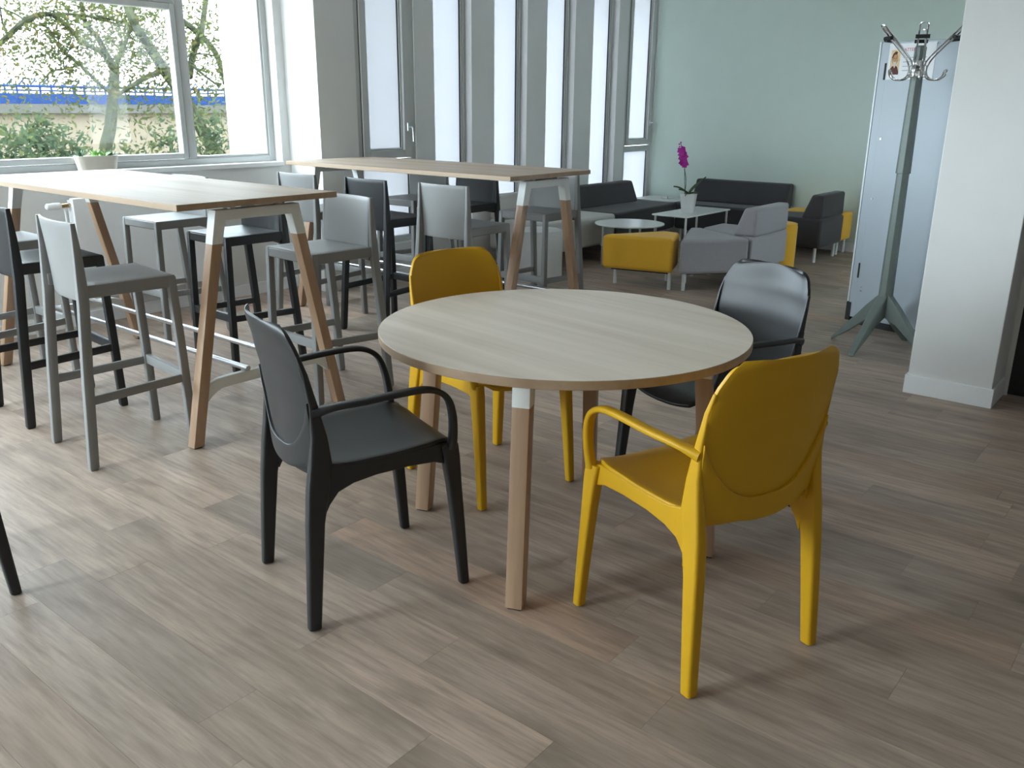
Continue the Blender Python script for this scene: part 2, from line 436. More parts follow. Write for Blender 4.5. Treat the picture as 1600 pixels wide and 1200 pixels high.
# pillar, its plinth, and the dark door beside it
bm = NB(); box(bm, 4.705, 4.985, 0.728, 1.126, 0, ZC); struct('pillar', bm, M_wall, smooth=False, bevel=0.004)
bm = NB(); box(bm, 4.692, 4.985, 0.716, 1.138, 0, 0.098); struct('baseboard_pillar', bm, M_trim, smooth=False, bevel=0.002)
bm = NB(); box(bm, 4.985, 5.15, YB, -0.32, 0, ZC); box(bm, 4.985, 5.15, 0.727, 1.126, 0, ZC); box(bm, 4.985, 5.15, -0.32, 0.727, 2.08, ZC)
struct('wall_partition', bm, M_wall, smooth=False)
bm = NB(); box(bm, 4.992, 5.04, -0.29, 0.700, 0.008, 2.05)
d1 = struct('door_1', bm, M_dark, smooth=False, bevel=0.002)
bm = NB(); box(bm, 4.986, 5.06, 0.700, 0.7265, 0, 2.08); box(bm, 4.975, 5.06, -0.32, -0.29, 0, 2.08); box(bm, 4.975, 5.06, -0.29, 0.700, 2.05, 2.08)
obj('door_frame', bm, M_wall, d1, smooth=False, bevel=0.002)
bm = NB(); tube(bm, [(5.0, -0.2, 1.02), (4.955, -0.2, 1.02), (4.955, -0.09, 1.02)], 0.009)
obj('door_handle', bm, M_steel, d1)
# baseboards
bm = NB(); box(bm, XB, 4.35, YW - 0.014, YW, 0, 0.09); struct('baseboard_left', bm, M_trim, smooth=False, bevel=0.003)
bm = NB(); box(bm, 4.362, XG, YS - 0.014, YS, 0, 0.09); struct('baseboard_far', bm, M_trim, smooth=False, bevel=0.003)
bm = NB(); box(bm, XG - 0.014, XG, -3.0, YS - 0.014, 0, 0.09); struct('baseboard_back', bm, M_trim, smooth=False, bevel=0.003)

# ---- big window
def big_window(name, hole, mull, transom, first):
    xa, xb, za, zb = hole; yf0, yf1 = YW + 0.085, YW + 0.15
    fw = 0.05
    bm = NB()
    box(bm, xa, xa + fw, yf0, yf1, za, zb); box(bm, xb - fw, xb, yf0, yf1, za, zb)
    box(bm, xa + fw, xb - fw, yf0, yf1, za, za + 0.045); box(bm, xa + fw, xb - fw, yf0, yf1, zb - fw, zb)
    for m in mull: box(bm, m - 0.030, m + 0.030, yf0 - 0.004, yf1, za + 0.045, zb - fw)
    w = struct(name, bm, M_upvc, smooth=False, bevel=0.006)
    edges = [xa + fw] + mull + [xb - fw]
    for i in range(len(edges) - 1):
        a = edges[i] + (0.030 if i else 0); b = edges[i + 1] - (0.030 if i < len(edges) - 2 else 0)
        openable = i < len(edges) - 2
        z0, z1 = za + 0.045, zb - fw
        if openable:
            bm = NB(); box(bm, a, b, yf0, yf1, transom, transom + 0.07); obj('transom', bm, M_upvc, w, smooth=False, bevel=0.005)
            z1 = transom; s = 0.042
            bm = NB(); y0, y1 = yf0 - 0.012, yf1 - 0.012
            box(bm, a + .003, a + s, y0, y1, z0 + .003, z1 - .003); box(bm, b - s, b - .003, y0, y1, z0 + .003, z1 - .003)
            box(bm, a + s, b - s, y0, y1, z0 + .003, z0 + s); box(bm, a + s, b - s, y0, y1, z1 - s, z1 - .003)
            sh = obj('sash', bm, M_upvc, w, smooth=False, bevel=0.006)
            bm = NB(); box(bm, a + s - .004, b - s + .004, yf0 + 0.03, yf0 + 0.036, z0 + s - .004, z1 - s + .004); obj('pane', bm, M_glass_dim, sh, smooth=False)
            bm = NB(); box(bm, a + .002, b - .002, yf0 + 0.03, yf0 + 0.036, transom + 0.068, zb - fw + .002); obj('pane', bm, M_glass_dim, w, smooth=False)
        else:
            bm = NB(); s = 0.018; y0, y1 = yf0 + 0.01, yf1 - 0.01
            box(bm, a, a + s, y0, y1, z0, z1); box(bm, b - s, b, y0, y1, z0, z1); box(bm, a + s, b - s, y0, y1, z0, z0 + s); box(bm, a + s, b - s, y0, y1, z1 - s, z1)
            obj('glazing_bead', bm, M_upvc, w, smooth=False, bevel=0.004)
            bm = NB(); box(bm, a + s - .002, b - s + .002, yf0 + 0.03, yf0 + 0.036, z0 + s - .002, z1 - s + .002); obj('pane', bm, M_glass_dim, w, smooth=False)
    bm = NB(); box(bm, xa - 0.02 if first else xa, xb, YW - 0.022, yf0, za - 0.03, za + 0.002); obj('window_sill', bm, M_trim, w, smooth=False, bevel=0.004)
    return w
big_window('window_1', WIN1, [2.00, 3.565], 2.07, True)
big_window('window_8', WIN2, [-1.8], 2.07, True)

# ---- six narrow frosted windows
def handle(parent, x, z, y):
    bm = NB(); box(bm, x - 0.013, x + 0.013, y - 0.010, y, z - 0.035, z + 0.035)
    h = obj('window_handle', bm, M_steel, parent, smooth=False, bevel=0.004)
    bm = NB(); tube(bm, [(x, y - 0.008, z), (x, y - 0.045, z), (x + 0.004, y - 0.05, z - 0.01), (x + 0.010, y - 0.05, z - 0.115)], 0.0075)
    obj('handle_lever', bm, M_steel, h)
for i, (a, b) in enumerate(SLITS):
    casement = i in (0, 5)
    y0 = YS + (0.012 if casement else 0.075); y1 = y0 + 0.06; fw = 0.05 if casement else 0.034
    bm = NB()
    box(bm, a, a + fw, y0, y1, ZS0, ZS1); box(bm, b - fw, b, y0, y1, ZS0, ZS1)
    box(bm, a + fw, b - fw, y0, y1, ZS0, ZS0 + fw); box(bm, a + fw, b - fw, y0, y1, ZS1 - fw, ZS1)
    w = struct('window_%d' % (i + 2), bm, M_upvc, smooth=False, bevel=0.004)
    def bead(x0, x1, z0, z1, par):
        q = NB(); s = 0.014
        box(q, x0, x0 + s, y0 + .012, y1 - .012, z0, z1); box(q, x1 - s, x1, y0 + .012, y1 - .012, z0, z1)
        box(q, x0 + s, x1 - s, y0 + .012, y1 - .012, z0, z0 + s); box(q, x0 + s, x1 - s, y0 + .012, y1 - .012, z1 - s, z1)
        obj('glazing_bead', q, M_upvc, par, smooth=False, bevel=0.003)
        q = NB(); s2 = s
        box(q, x0 + s2, x0 + s2 + .005, y0 + .02, y0 + .03, z0 + s2, z1 - s2); box(q, x1 - s2 - .005, x1 - s2, y0 + .02, y0 + .03, z0 + s2, z1 - s2)
        obj('gasket', q, M_gasket, par, smooth=False)
        q = NB(); box(q, x0 + s2, x1 - s2, y0 + .03, y0 + .036, z0 + s2, z1 - s2); obj('pane', q, M_frost, par, smooth=False)
    if casement:
        bm = NB(); box(bm, a + fw, b - fw, y0, y1, 0.95, 1.0); obj('transom', bm, M_upvc, w, smooth=False, bevel=0.004)
        bead(a + fw, b - fw, ZS0 + fw, 0.95, w)
        s = 0.062; p, q_ = a + fw + .006, b - fw - .006; z0, z1 = 1.006, ZS1 - fw - .006
        if i == 0: sl, sr = 0.068, 0.075
        else: sl, sr = 0.055, 0.05
        bm = NB(); ys0, ys1 = y0 - .012, y1 - .014
        box(bm, p, p + sl, ys0, ys1, z0, z1); box(bm, q_ - sr, q_, ys0, ys1, z0, z1)
        box(bm, p + sl, q_ - sr, ys0, ys1, z0, z0 + s); box(bm, p + sl, q_ - sr, ys0, ys1, z1 - s, z1)
        sh = obj('sash', bm, M_upvc, w, smooth=False, bevel=0.005)
        bm = NB(); box(bm, p - .006, p, y0 + .001, y1, z0, z1); obj('gasket', bm, M_gasket, w, smooth=False)
        bead(p + sl, q_ - sr, z0 + s, z1 - s, sh)
        handle(sh, q_ - sr * 0.45, 1.25, ys0)
    else:
        bead(a + fw, b - fw, ZS0 + fw, ZS1 - fw, w)
    bm = NB(); box(bm, a + .001, b - .001, YS - 0.006, y0, ZS0 - 0.001, ZS0 + 0.012); obj('window_sill', bm, M_trim, w, smooth=False, bevel=0.002)

# ------------------------------------------------------------------ floor of single planks
def in_view(x, y, z=0.0):
    d = Vector((x, y, z - EYE)); q = d.dot(FWD)
    if q <= 0.1: return None
    return 800 + F_PX * d.dot(RIGHT) / q, 600 - F_PX * d.dot(UP) / q, q

bm = NB(); box(bm, XB, XG, YB, YW, -0.12, -0.006)
floor = struct('floor', bm, M_under, smooth=False)
PW = 0.166; rng = random.Random(11)
planks = []
x = XB
row = 0
while x < XG - 0.01:
    x1 = min(x + PW, XG); y = YB - rng.uniform(0, 0.8)
    ymax = YW if x < 4.37 else YS
    while y < ymax:
        L = rng.uniform(0.62, 1.28); a, b = max(y, YB), min(y + L, ymax)
        if b - a > 0.02: planks.append((x, x1, a, b))
        y += L
    x = x1; row += 1
def plank_key(p):
    best = None; cx = (p[0] + p[1]) / 2
    for k in range(5):
        q = in_view(cx, p[2] + (p[3] - p[2]) * k / 4)
        if q and -40 < q[0] < 1640 and 380 < q[1] < 1260:
            best = q[2] if best is None else min(best, q[2])
    return best if best is not None else 1e9
ranked = sorted(planks, key=plank_key)
near, rest = ranked[:296], ranked[296:]
unit = NB(); box(unit, -0.5, 0.5, -0.5, 0.5, -0.5, 0.5)
ume = bpy.data.meshes.new('plank'); bmesh.ops.recalc_face_normals(unit, faces=unit.faces); unit.to_mesh(ume); unit.free()
ume.materials.append(M_floor)
G_ = 0.0003
for (xa, xb, ya, yb) in near:
    o = bpy.data.objects.new('plank', ume); COL.objects.link(o); o.parent = floor
    o.location = ((xa + xb) / 2, (ya + yb) / 2, -0.003); o.scale = (xb - xa - 2 * G_, yb - ya - 2 * G_, 0.006)
bm = NB(); tones = []
for (xa, xb, ya, yb) in rest:
    box(bm, xa + G_, xb - G_, ya + G_, yb - G_, -0.006, 0.0); tones += [rng.random()] * 6
me = bpy.data.meshes.new('far_planks'); bm.to_mesh(me); bm.free()
att = me.attributes.new('tone', 'FLOAT', 'FACE')
att.data.foreach_set('value', tones)
fp = obj('far_planks', me, M_floor, floor, smooth=False); fp['kind'] = 'stuff'

# ------------------------------------------------------------------ round table
RT = (2.2506, 1.6044)
rt = thing('round_table', 'large round pale oak dining table on four splayed wood and metal legs', 'table', (RT[0], RT[1], 0))
def round_top():
    bm = NB(); R_, n = 0.60, 96
    loft(bm, [[(q * math.cos(2 * math.pi * k / n), q * math.sin(2 * math.pi * k / n), z) for k in range(n)] for q, z in ((R_ - .012, .7125), (R_ - .0015, .7135), (R_, .7150), (R_, .7385), (R_ - .0015, .740))])
    return bm
top = obj('tabletop', round_top(), [M_oak_top, M_edge], rt)
for p in top.data.polygons:
    if abs(p.normal.z) < 0.9: p.material_index = 1
top.rotation_euler = (0, 0, math.radians(-8))
def splay_leg(parent, ang, r_top, r_foot, z_top, z_split, s):
    ca, sa = math.cos(ang), math.sin(ang); xd, yd = Vector((ca, sa, 0)), Vector((-sa, ca, 0))
    def c(z): 
        r = r_foot + (r_top - r_foot) * z / z_top; return Vector((ca * r, sa * r, z))
    bm = NB(); post(bm, [(c(0.006), s, s), (c(z_split), s, s)], 0.003, 3, xd, yd)
    lg = obj('leg', bm, M_leg, parent)
    bm = NB(); post(bm, [(c(z_split), s + .0012, s + .0012), (c(z_top), s + .0012, s + .0012)], 0.003, 3, xd, yd)
    obj('leg_sleeve', bm, M_metal_white, lg)['label'] = 'white metal sleeve at the top of the leg'
    bm = NB(); post(bm, [(c(0), s * .8, s * .8), (c(0.008), s * .8, s * .8)], 0.003, 3, xd, yd); obj('foot_pad', bm, M_pad, lg)
for a in (202, 110.5, 290, 22): splay_leg(rt, math.radians(a), 0.455, 0.515, 0.713, 0.618, 0.052)
bm = NB()
for a in (202, 110.5):
    ca, sa = math.cos(math.radians(a)), math.sin(math.radians(a)); xd, yd = Vector((ca, sa, 0)), Vector((-sa, ca, 0))
    rings = [[xd * u + yd * p[0] + Vector((0, 0, .692 + p[1])) for p in rrect(.04, .04, .004)] for u in (-.45, .45)]
    loft(bm, rings)
obj('underframe', bm, M_metal_white, rt)

# ------------------------------------------------------------------ armchair (moulded plastic)
U_BACK = [(0.42, -0.190), (0.50, -0.194), (0.58, -0.199), (0.68, -0.210), (0.78, -0.229), (0.88, -0.256)]
W_BACK = [(0.44, 0.188), (0.52, 0.200), (0.62, 0.213), (0.72, 0.214), (0.80, 0.206), (0.835, 0.196)]
def back_u(z, s): return lerp_tab(U_BACK, z) - 0.034 * (1 - s * s)
def back_w(z):
    w = lerp_tab(W_BACK, z)
    if z > 0.80:                                        # rounded top corners
        t = min(1.0, (z - 0.80) / 0.0705); w -= 0.060 * (1 - max(0.0, 1 - t ** 2.3) ** (1 / 2.3))
    return w
def make_chair(name, label, mat):
    t = thing(name, label, 'chair')
    # seat
    def fs(i, j):
        u = -0.205 + 0.445 * i; s = 2 * j - 1
        w = 0.211 if u < 0.12 else 0.211 - 0.052 * ((u - 0.12) / 0.12) ** 2.4
        if u < -0.1: w -= 0.012 * ((-0.1 - u) / 0.1) ** 2
        v = w * s
        z = 0.455 + 0.017 * abs(s) ** 2.5 + 0.010 * max(0, (u - 0.02) / 0.15) * (1 if u < .17 else 1)
        if u > 0.165: z -= 0.032 * ((u - 0.165) / 0.075) ** 2
        if u < -0.08: z += 0.016 * ((-0.08 - u) / 0.12) ** 2
        return (u + 0.012 * (1 - s * s) * (1 if u > 0.1 else 0) * max(0, (u - .1) / .14), v, z)
    bm = NB(); sheet(bm, fs, 20, 14); obj('seat', bm, mat, t, solid=0.014, bevel=0.003)
    # backrest shell
    def fb(i, j):
        z = 0.445 + 0.425 * math.sin(i * math.pi / 2); s = 2 * j - 1
        return (back_u(z, s), back_w(z) * s, z + 0.006 * (1 - s * s) * i)
    bm = NB(); sheet(bm, fb, 30, 18); bk = obj('backrest', bm, mat, t, solid=0.011, bevel=0.003)
    # crescent apron below the back panel, proud of the shell
    def fa(i, j):
        s = 2 * j - 1; a = abs(s); zu = 0.508 + 0.165 * a ** 3.4
        zl = 0.442 + 0.040 * a ** 2.2 - (0.055 * ((a - .86) / .14) ** 2 if a > .86 else 0)
        z = zl + (zu - zl) * i
        return (back_u(max(z, .44), s) - 0.008, lerp_tab(W_BACK, z) * s, z)
    bm = NB(); sheet(bm, fa, 6, 30); obj('rear_apron', bm, mat, t, solid=0.012, bevel=0.002)
    for sg in (1, -1):
        # rear leg running up into the edge of the back
        st = [((-0.243, sg * 0.222, 0.004), .036, .034), ((-0.231, sg * 0.217, 0.16), .043, .036), ((-0.218, sg * 0.211, 0.32), .050, .037),
              ((-0.203, sg * 0.207, 0.42), .062, .036), ((-0.192, sg * 0.2075, 0.49), .064, .030), ((-0.192, sg * 0.211, 0.57), .046, .020),
              ((-0.203, sg * 0.2135, 0.66), .026, .014), ((-0.220, sg * 0.2125, 0.75), .016, .010), ((-0.234, sg * 0.2065, 0.80), .011, .008)]
        bm = NB(); post(bm, st, 0.009, 4); lg = obj('leg', bm, mat, t)
        bm = NB(); post(bm, [((-0.2432, sg * 0.222, 0.0), .024, .022), ((-0.243, sg * 0.222, 0.006), .024, .022)], .004); obj('foot_pad', bm, M_pad, lg)
        st = [((0.243, sg * 0.216, 0.004), .030, .030), ((0.229, sg * 0.213, 0.18), .036, .034), ((0.215, sg * 0.210, 0.34), .043, .036),
              ((0.206, sg * 0.2085, 0.43), .052, .037), ((0.200, sg * 0.2075, 0.472), .056, .034)]
        bm = NB(); post(bm, st, 0.008, 4); lg = obj('leg', bm, mat, t)
        bm = NB(); post(bm, [((0.2432, sg * 0.216, 0.0), .020, .020), ((0.243, sg * 0.216, 0.006), .020, .020)], .004); obj('foot_pad', bm, M_pad, lg)
        # side rail with gussets
        top_ = [(-.205, .508), (-.165, .488), (-.11, .474), (-.03, .471), (.05, .473), (.12, .477), (.17, .478), (.205, .468)]
        bot = [(.205, .385), (.182, .413), (.15, .424), (.07, .428), (-.03, .425), (-.10, .415), (-.145, .398), (-.172, .365), (-.19, .33)]
        poly = top_ + bot
        bm = NB(); loft(bm, [[(u, sg * 0.190, z) for u, z in poly], [(u, sg * 0.2135, z) for u, z in poly]])
        obj('side_rail', bm, mat, t, bevel=0.004)
        # armrest
        path = smooth_path([(-.208, sg * .212, .640), (-.150, sg * .232, .655), (-.06, sg * .246, .662), (.07, sg * .250, .668), (.135, sg * .249, .660),
                            (.178, sg * .246, .630), (.197, sg * .240, .580), (.205, sg * .230, .520), (.206, sg * .219, .462)], 5)
        n = len(path)
        bm = NB(); rings = []
        for i, p in enumerate(path):
            tt = (path[min(i + 1, n - 1)] - path[max(i - 1, 0)]).normalized()
            a = Vector((0, 1, 0)); a = (a - tt * a.dot(tt)).normalized(); b_ = tt.cross(a)
            f = i / (n - 1); w = 0.031 if f < .6 else 0.031 - 0.004 * (f - .6); th = 0.017 + (0.016 * (1 - f / .10) if f < .10 else 0) + (0.011 * (f - .65) / .35 if f > .65 else 0)
            rings.append([p + a * q[0] + b_ * q[1] for q in rrect(w, th, th * .42, 4)])
        loft(bm, rings); obj('armrest', bm, mat, t)
    return t

HD = math.radians
chair_b = make_chair('armchair', 'black plastic armchair in front, side-on at the left of the round table', M_black)
chair_b.location = (1.617, 1.907, 0); chair_b.rotation_euler = (0, 0, HD(-19.1)); chair_b['group'] = 'armchairs around the round table'
chair_y = copy_tree(chair_b, (2.025, .971, 0), HD(70.5), 'yellow plastic armchair in front, its back turned to the camera', 'armchairs around the round table', M_yellow)
copy_tree(chair_b, (2.465, 2.104, 0), HD(257.1), 'yellow plastic armchair tucked in behind the far side of the round table', 'armchairs around the round table', M_yellow)
copy_tree(chair_b, (2.826, 1.347, 0), HD(159), 'black plastic armchair behind the round table at right, facing the camera', 'armchairs around the round table')
c5 = copy_tree(chair_b, (0.636, 2.86, 0), HD(-6), 'black chair at the left edge of the picture showing only a leg', 'armchairs around the round table')
del c5['group']

# ------------------------------------------------------------------ bar stools
def make_stool(name, label, mat):
    t = thing(name, label, 'bar stool')
    bm = NB()
    def fs(i, j):
        u = -0.140 + 0.347 * i; s = 2 * j - 1
        return (u, 0.188 * s, 0.738 - 0.006 * (1 - s * s) * math.sin(math.pi * min(1, i * 1.05)))
    sheet(bm, fs, 10, 10); obj('seat', bm, mat, t, solid=0.014, bevel=0.003)
    # apron rails under the seat
    for sg in (1, -1):
        bm = NB(); box(bm, -0.165, 0.200, sg * .188 - .011, sg * .188 + .011, .694, .7445); obj('seat_rail', bm, mat, t, bevel=0.005)
    bm = NB(); box(bm, .186, .210, -.186, .186, .694, .7405); obj('seat_rail', bm, mat, t, bevel=0.006)
    for sg in (1, -1):
        st = [((0.2165, sg * 0.197, 0.0), .030, .028), ((0.2145, sg * 0.195, 0.012), .037, .033), ((0.207, sg * 0.190, 0.40), .037, .032), ((0.196, sg * 0.187, 0.735), .036, .028), ((0.194, sg * 0.187, 0.744), .030, .024)]
        bm = NB(); post(bm, st, 0.006, 3); obj('leg', bm, mat, t)
        st = [((-0.219, sg * 0.212, 0.0), .030, .028), ((-0.218, sg * 0.211, 0.012), .038, .033), ((-0.192, sg * 0.203, 0.35), .040, .032), ((-0.163, sg * 0.195, 0.68), .042, .030),
              ((-0.160, sg * 0.193, 0.76), .040, .026), ((-0.158, sg * 0.191, 0.86), .032, .020), ((-0.160, sg * 0.189, 0.985), .020, .014)]
        bm = NB(); post(bm, st, 0.005, 3); obj('leg', bm, mat, t)
        bm = NB()
        rings = [[Vector((u, v * sg, z)) + Vector((0, q[0], q[1])) for q in rrect(.018, .036, .004)] for u, v, z in ((-.197, .205, .285), (.209, .192, .300))]
        loft(bm, rings); obj('side_rung', bm, mat, t)
    bm = NB(); loft(bm, [[Vector((.2095 + q[0], v, .305 + q[1])) for q in rrect(.026, .046, .005)] for v in (-.18, .18)]); obj('footrest', bm, mat, t)
    def fb(i, j):
        z = 0.674 + 0.312 * i; s = 2 * j - 1
        u = -0.138 - 0.008 * i - 0.012 * i * i - 0.024 * (1 - s * s)
        if abs(s) > .9: u -= 0
        return (u, 0.183 * s, z)
    bm = NB(); sheet(bm, fb, 12, 12); obj('backrest', bm, mat, t, solid=0.010, bevel=0.003)
    return t
T1, T2 = (2.259, 4.228), (4.308, 4.206)
GS1, GS2 = 'bar stools around the bar table by the big window', 'bar stools around the bar table before the narrow windows'
st0 = make_stool('bar_stool', 'light grey bar stool nearest the camera, at the left bar table', M_grey)
st0.location = (1.70, 3.548, 0); st0.rotation_euler = (0, 0, HD(-6)); st0['group'] = GS1
def stool(x, y, a, label, group, mat): return copy_tree(st0, (x, y, 0), HD(a), label, group, mat)
stool(1.74, 4.24, -4, 'black bar stool just behind the nearest light grey one', GS1, M_black)
stool(1.83, 4.925, 0, 'light grey bar stool at the left picture edge, mostly hidden behind a black stool', GS1, M_grey)
stool(2.80, 3.488, 176.5, 'light grey bar stool seen through the near leg frame of the left bar table', GS1, M_grey)
stool(2.845, 4.275, 178, 'black bar stool under the middle of the left bar table, facing left', GS1, M_black)
stool(2.93, 5.14, 180, 'light grey bar stool before the radiator, under the far end of the left table', GS1, M_grey)
stool(3.91, 3.56, 0, 'light grey bar stool just behind the far yellow armchair, its back to the camera', GS2, M_grey)
stool(3.87, 4.18, -2, 'black bar stool in the middle of the left side of the right bar table', GS2, M_black)
stool(3.84, 4.83, 0, 'light grey bar stool in the wall corner at the far left of the right table', GS2, M_grey)
stool(4.83, 3.66, 180, 'light grey bar stool seen through the near leg frame of the right bar table', GS2, M_grey)
stool(4.80, 4.36, 180, 'black bar stool before the narrow windows, right side of the right bar table', GS2, M_black)
stool(4.85, 4.905, 180, 'light grey bar stool against a bright narrow window, far side of the right table', GS2, M_grey)

# ------------------------------------------------------------------ bar tables
def make_bar_table(name, label, loc):
    t = thing(name, label, 'bar table', (loc[0], loc[1], 0))
    bm = NB(); box(bm, -.404, .404, -1.025, 1.025, 1.014, 1.040)
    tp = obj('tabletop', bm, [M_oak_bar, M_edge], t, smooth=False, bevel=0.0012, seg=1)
    for p in tp.data.polygons:
        if abs(p.normal.z) < .5: p.material_index = 1
    zt, zs = 1.000, 0.862
    def lx(z): return 0.188 + (0.398 - 0.188) * (1 - z / zt)
    for sy in (-1, 1):
        yc = sy * 0.965
        # white metal bracket: cross bar with two sleeves
        bm = NB()
        w = .050
        outer = [(-lx(zs) - w / 2, zs), (-lx(zt) - w / 2, zt), (lx(zt) + w / 2, zt), (lx(zs) + w / 2, zs)]
        inner = [(lx(zs) - w / 2, zs), (lx(.957) - w / 2 - .004, .957), (-lx(.957) + w / 2 + .004, .957), (-lx(zs) + w / 2, zs)]
        poly = outer + inner
        # build as three lofted quads to stay convex
        y0, y1 = yc - .026, yc + .026
        for quad in ([poly[0], poly[1], poly[6], poly[7]], [poly[1], poly[2], poly[5], poly[6]], [poly[2], poly[3], poly[4], poly[5]]):
            loft(bm, [[(q[0], y0, q[1]) for q in quad], [(q[0], y1, q[1]) for q in quad]])
        bmesh.ops.remove_doubles(bm, verts=bm.verts, dist=1e-5)
        dead = [f for f in bm.faces if all(len(e.link_faces) > 2 for e in f.edges if abs(e.verts[0].co.y - e.verts[1].co.y) > .01) and abs(f.normal.y) < .1 and sum(len(e.link_faces) > 2 for e in f.edges) >= 2]
        br = obj('leg_bracket', bm, M_metal_white, t, smooth=False, bevel=0.002)
        br['label'] = 'white metal end bracket'
        bm = NB()
        for sx in (-1, 1): box(bm, sx * .12 - .012, sx * .12 + .012, yc - .012, yc + .012, .999, 1.015)
        obj('spacer', bm, M_metal_white, br)
        for sx in (-1, 1):
            bm = NB(); post(bm, [((sx * lx(.006), yc, .006), .050, .050), ((sx * lx(zs), yc, zs), .050, .050)], .003)
            lg = obj('leg', bm, M_leg, t)
            bm = NB(); post(bm, [((sx * lx(0), yc, 0), .038, .038), ((sx * lx(.008), yc, .008), .038, .038)], .003); obj('foot_pad', bm, M_pad, lg)
        # arched white cross bar low down
        path = smooth_path([(-.345, yc, .205), (-.315, yc, .232), (-.275, yc, .254), (-.22, yc, .262), (0, yc, .262), (.22, yc, .262), (.275, yc, .254), (.315, yc, .232), (.345, yc, .205)], 4)
        bm = NB(); rings = []
        for i, p in enumerate(path):
            tt = (path[min(i + 1, len(path) - 1)] - path[max(i - 1, 0)]).normalized(); nn = Vector((-tt.z, 0, tt.x))
            rings.append([p + Vector((0, q[0], 0)) + nn * q[1] for q in rrect(.030, .048, .004)])
        loft(bm, rings); obj('cross_bar', bm, M_metal_white, t)
    for sx in (-1, 1):
        bm = NB(); tube(bm, [(sx * .118, -.985, .298), (sx * .118, .985, .298)], .0125, 12); obj('foot_rail', bm, M_steel, t)
    for sx in (-1, 1):
        bm = NB(); box(bm, sx * .12 - .015, sx * .12 + .015, -.93, .93, .985, 1.0138); obj('under_beam', bm, M_metal_white, t, smooth=False)
    return t
make_bar_table('bar_table', 'long pale oak bar table on wooden A-shaped legs by the big window, at left', T1)['group'] = 'high bar tables'
make_bar_table('bar_table', 'long pale oak bar table further back, end-on before the narrow frosted windows', T2)['group'] = 'high bar tables'

# ------------------------------------------------------------------ lounge seating
def rounded_block(poly, z0, z1, r=0.03):
    bm = NB(); prism(bm, poly, z0, z1)
    return bm
def legs_at(parent, pts, z1, r=0.015):
    for (x_, y_) in pts:
        bm = NB(); tube(bm, [(x_, y_, 0.0), (x_, y_, z1)], r, 12); obj('leg', bm, M_metal_white, parent)
def seat_module(name, label, cat, poly, mat, legs, back=None, zs=0.42, group='modular lounge seats'):
    """poly in world plan coords (ccw); back = (kind, a, b, rear, lean) slab standing on the seat"""
    cx = sum(p[0] for p in poly) / len(poly); cy = sum(p[1] for p in poly) / len(poly)
    t = thing(name, label, cat, (cx, cy, 0), 0, group)
    pl = [(x_ - cx, y_ - cy) for x_, y_ in poly]
    obj('seat', rounded_block(pl, .14, zs), mat, t, bevel=0.028, seg=4)
    bm = NB(); q = [(x_ * .8, y_ * .8) for x_, y_ in pl]; prism(bm, q, .128, .142); obj('seat_base', bm, M_pad, t, smooth=False)
    legs_at(t, [(x_ - cx, y_ - cy) for x_, y_ in legs], .142)
    if back:
        ax, a, b, rear, toward, zt = back      # ax 'x': runs along x from a to b, rear face at y=rear, seat towards sign
        bm = NB(); d0, d1 = .20, .11
        prof = [(rear, zs - .002), (rear + toward * d0, zs - .002), (rear + toward * d1, zt), (rear + toward * .004, zt)]
        if ax == 'x': rings = [[(s_ - cx, p[0] - cy, p[1]) for p in prof] for s_ in (a, b)]
        else: rings = [[(p[0] - cx, s_ - cy, p[1]) for p in prof] for s_ in (a, b)]
        loft(bm, rings); obj('backrest', bm, mat, t, bevel=0.022, seg=4)
    return t
# front run: mustard wedge, grey wedge, grey seat with back
seat_module('wedge_stool', 'mustard yellow wedge seat at the near end of the curved grey seating', 'stool', [(6.08, 3.97), (6.215, 3.375), (6.60, 3.53), (6.62, 3.68)], M_f_yel,
            [(6.20, 3.90), (6.26, 3.42), (6.58, 3.62)])
seat_module('wedge_bench', 'pale lilac grey backless wedge seat next to the mustard yellow wedge', 'seat', [(6.215, 3.315), (6.655, 2.925), (7.02, 3.55), (6.96, 3.63)], M_f_grey,
            [(6.30, 3.31), (6.66, 3.00), (6.92, 3.56), (6.60, 3.46)])
seat_module('lounge_chair', 'pale lilac grey lounge seat with a low backrest turned to the camera', 'seat', [(6.672, 2.92), (7.42, 2.92), (7.44, 3.56), (7.04, 3.55)], M_f_grey,
            [(6.78, 2.98), (7.38, 2.98), (7.38, 3.50), (7.09, 3.48)], ('x', 6.75, 7.42, 2.93, 1, .648))
# charcoal armchair by the green wall, mustard corner, charcoal sofa on the green wall
seat_module('lounge_armchair', 'charcoal lounge chair with a low back, beside the mustard corner seat', 'armchair', [(8.30, 2.955), (8.925, 2.955), (8.78, 3.59), (8.36, 3.59)], M_f_dark,
            [(8.36, 3.01), (8.87, 3.01), (8.75, 3.53), (8.42, 3.53)], ('x', 8.31, 8.92, 2.965, 1, .645))
seat_module('corner_bench', 'mustard yellow corner seat against the green wall behind the charcoal lounge chair', 'seat', [(8.95, 2.97), (9.24, 2.97), (9.24, 3.60), (8.81, 3.60)], M_f_yel,
            [(8.99, 3.02), (9.19, 3.02), (9.19, 3.55), (8.88, 3.55)])
seat_module('sofa', 'long charcoal sofa along the green wall behind the orchid', 'sofa', [(8.70, 3.62), (9.24, 3.62), (9.24, 4.74), (8.70, 4.74)], M_f_dark,
            [(8.76, 3.68), (9.18, 3.68), (9.18, 4.68), (8.76, 4.68)], ('y', 3.62, 4.72, 9.235, -1, .66))
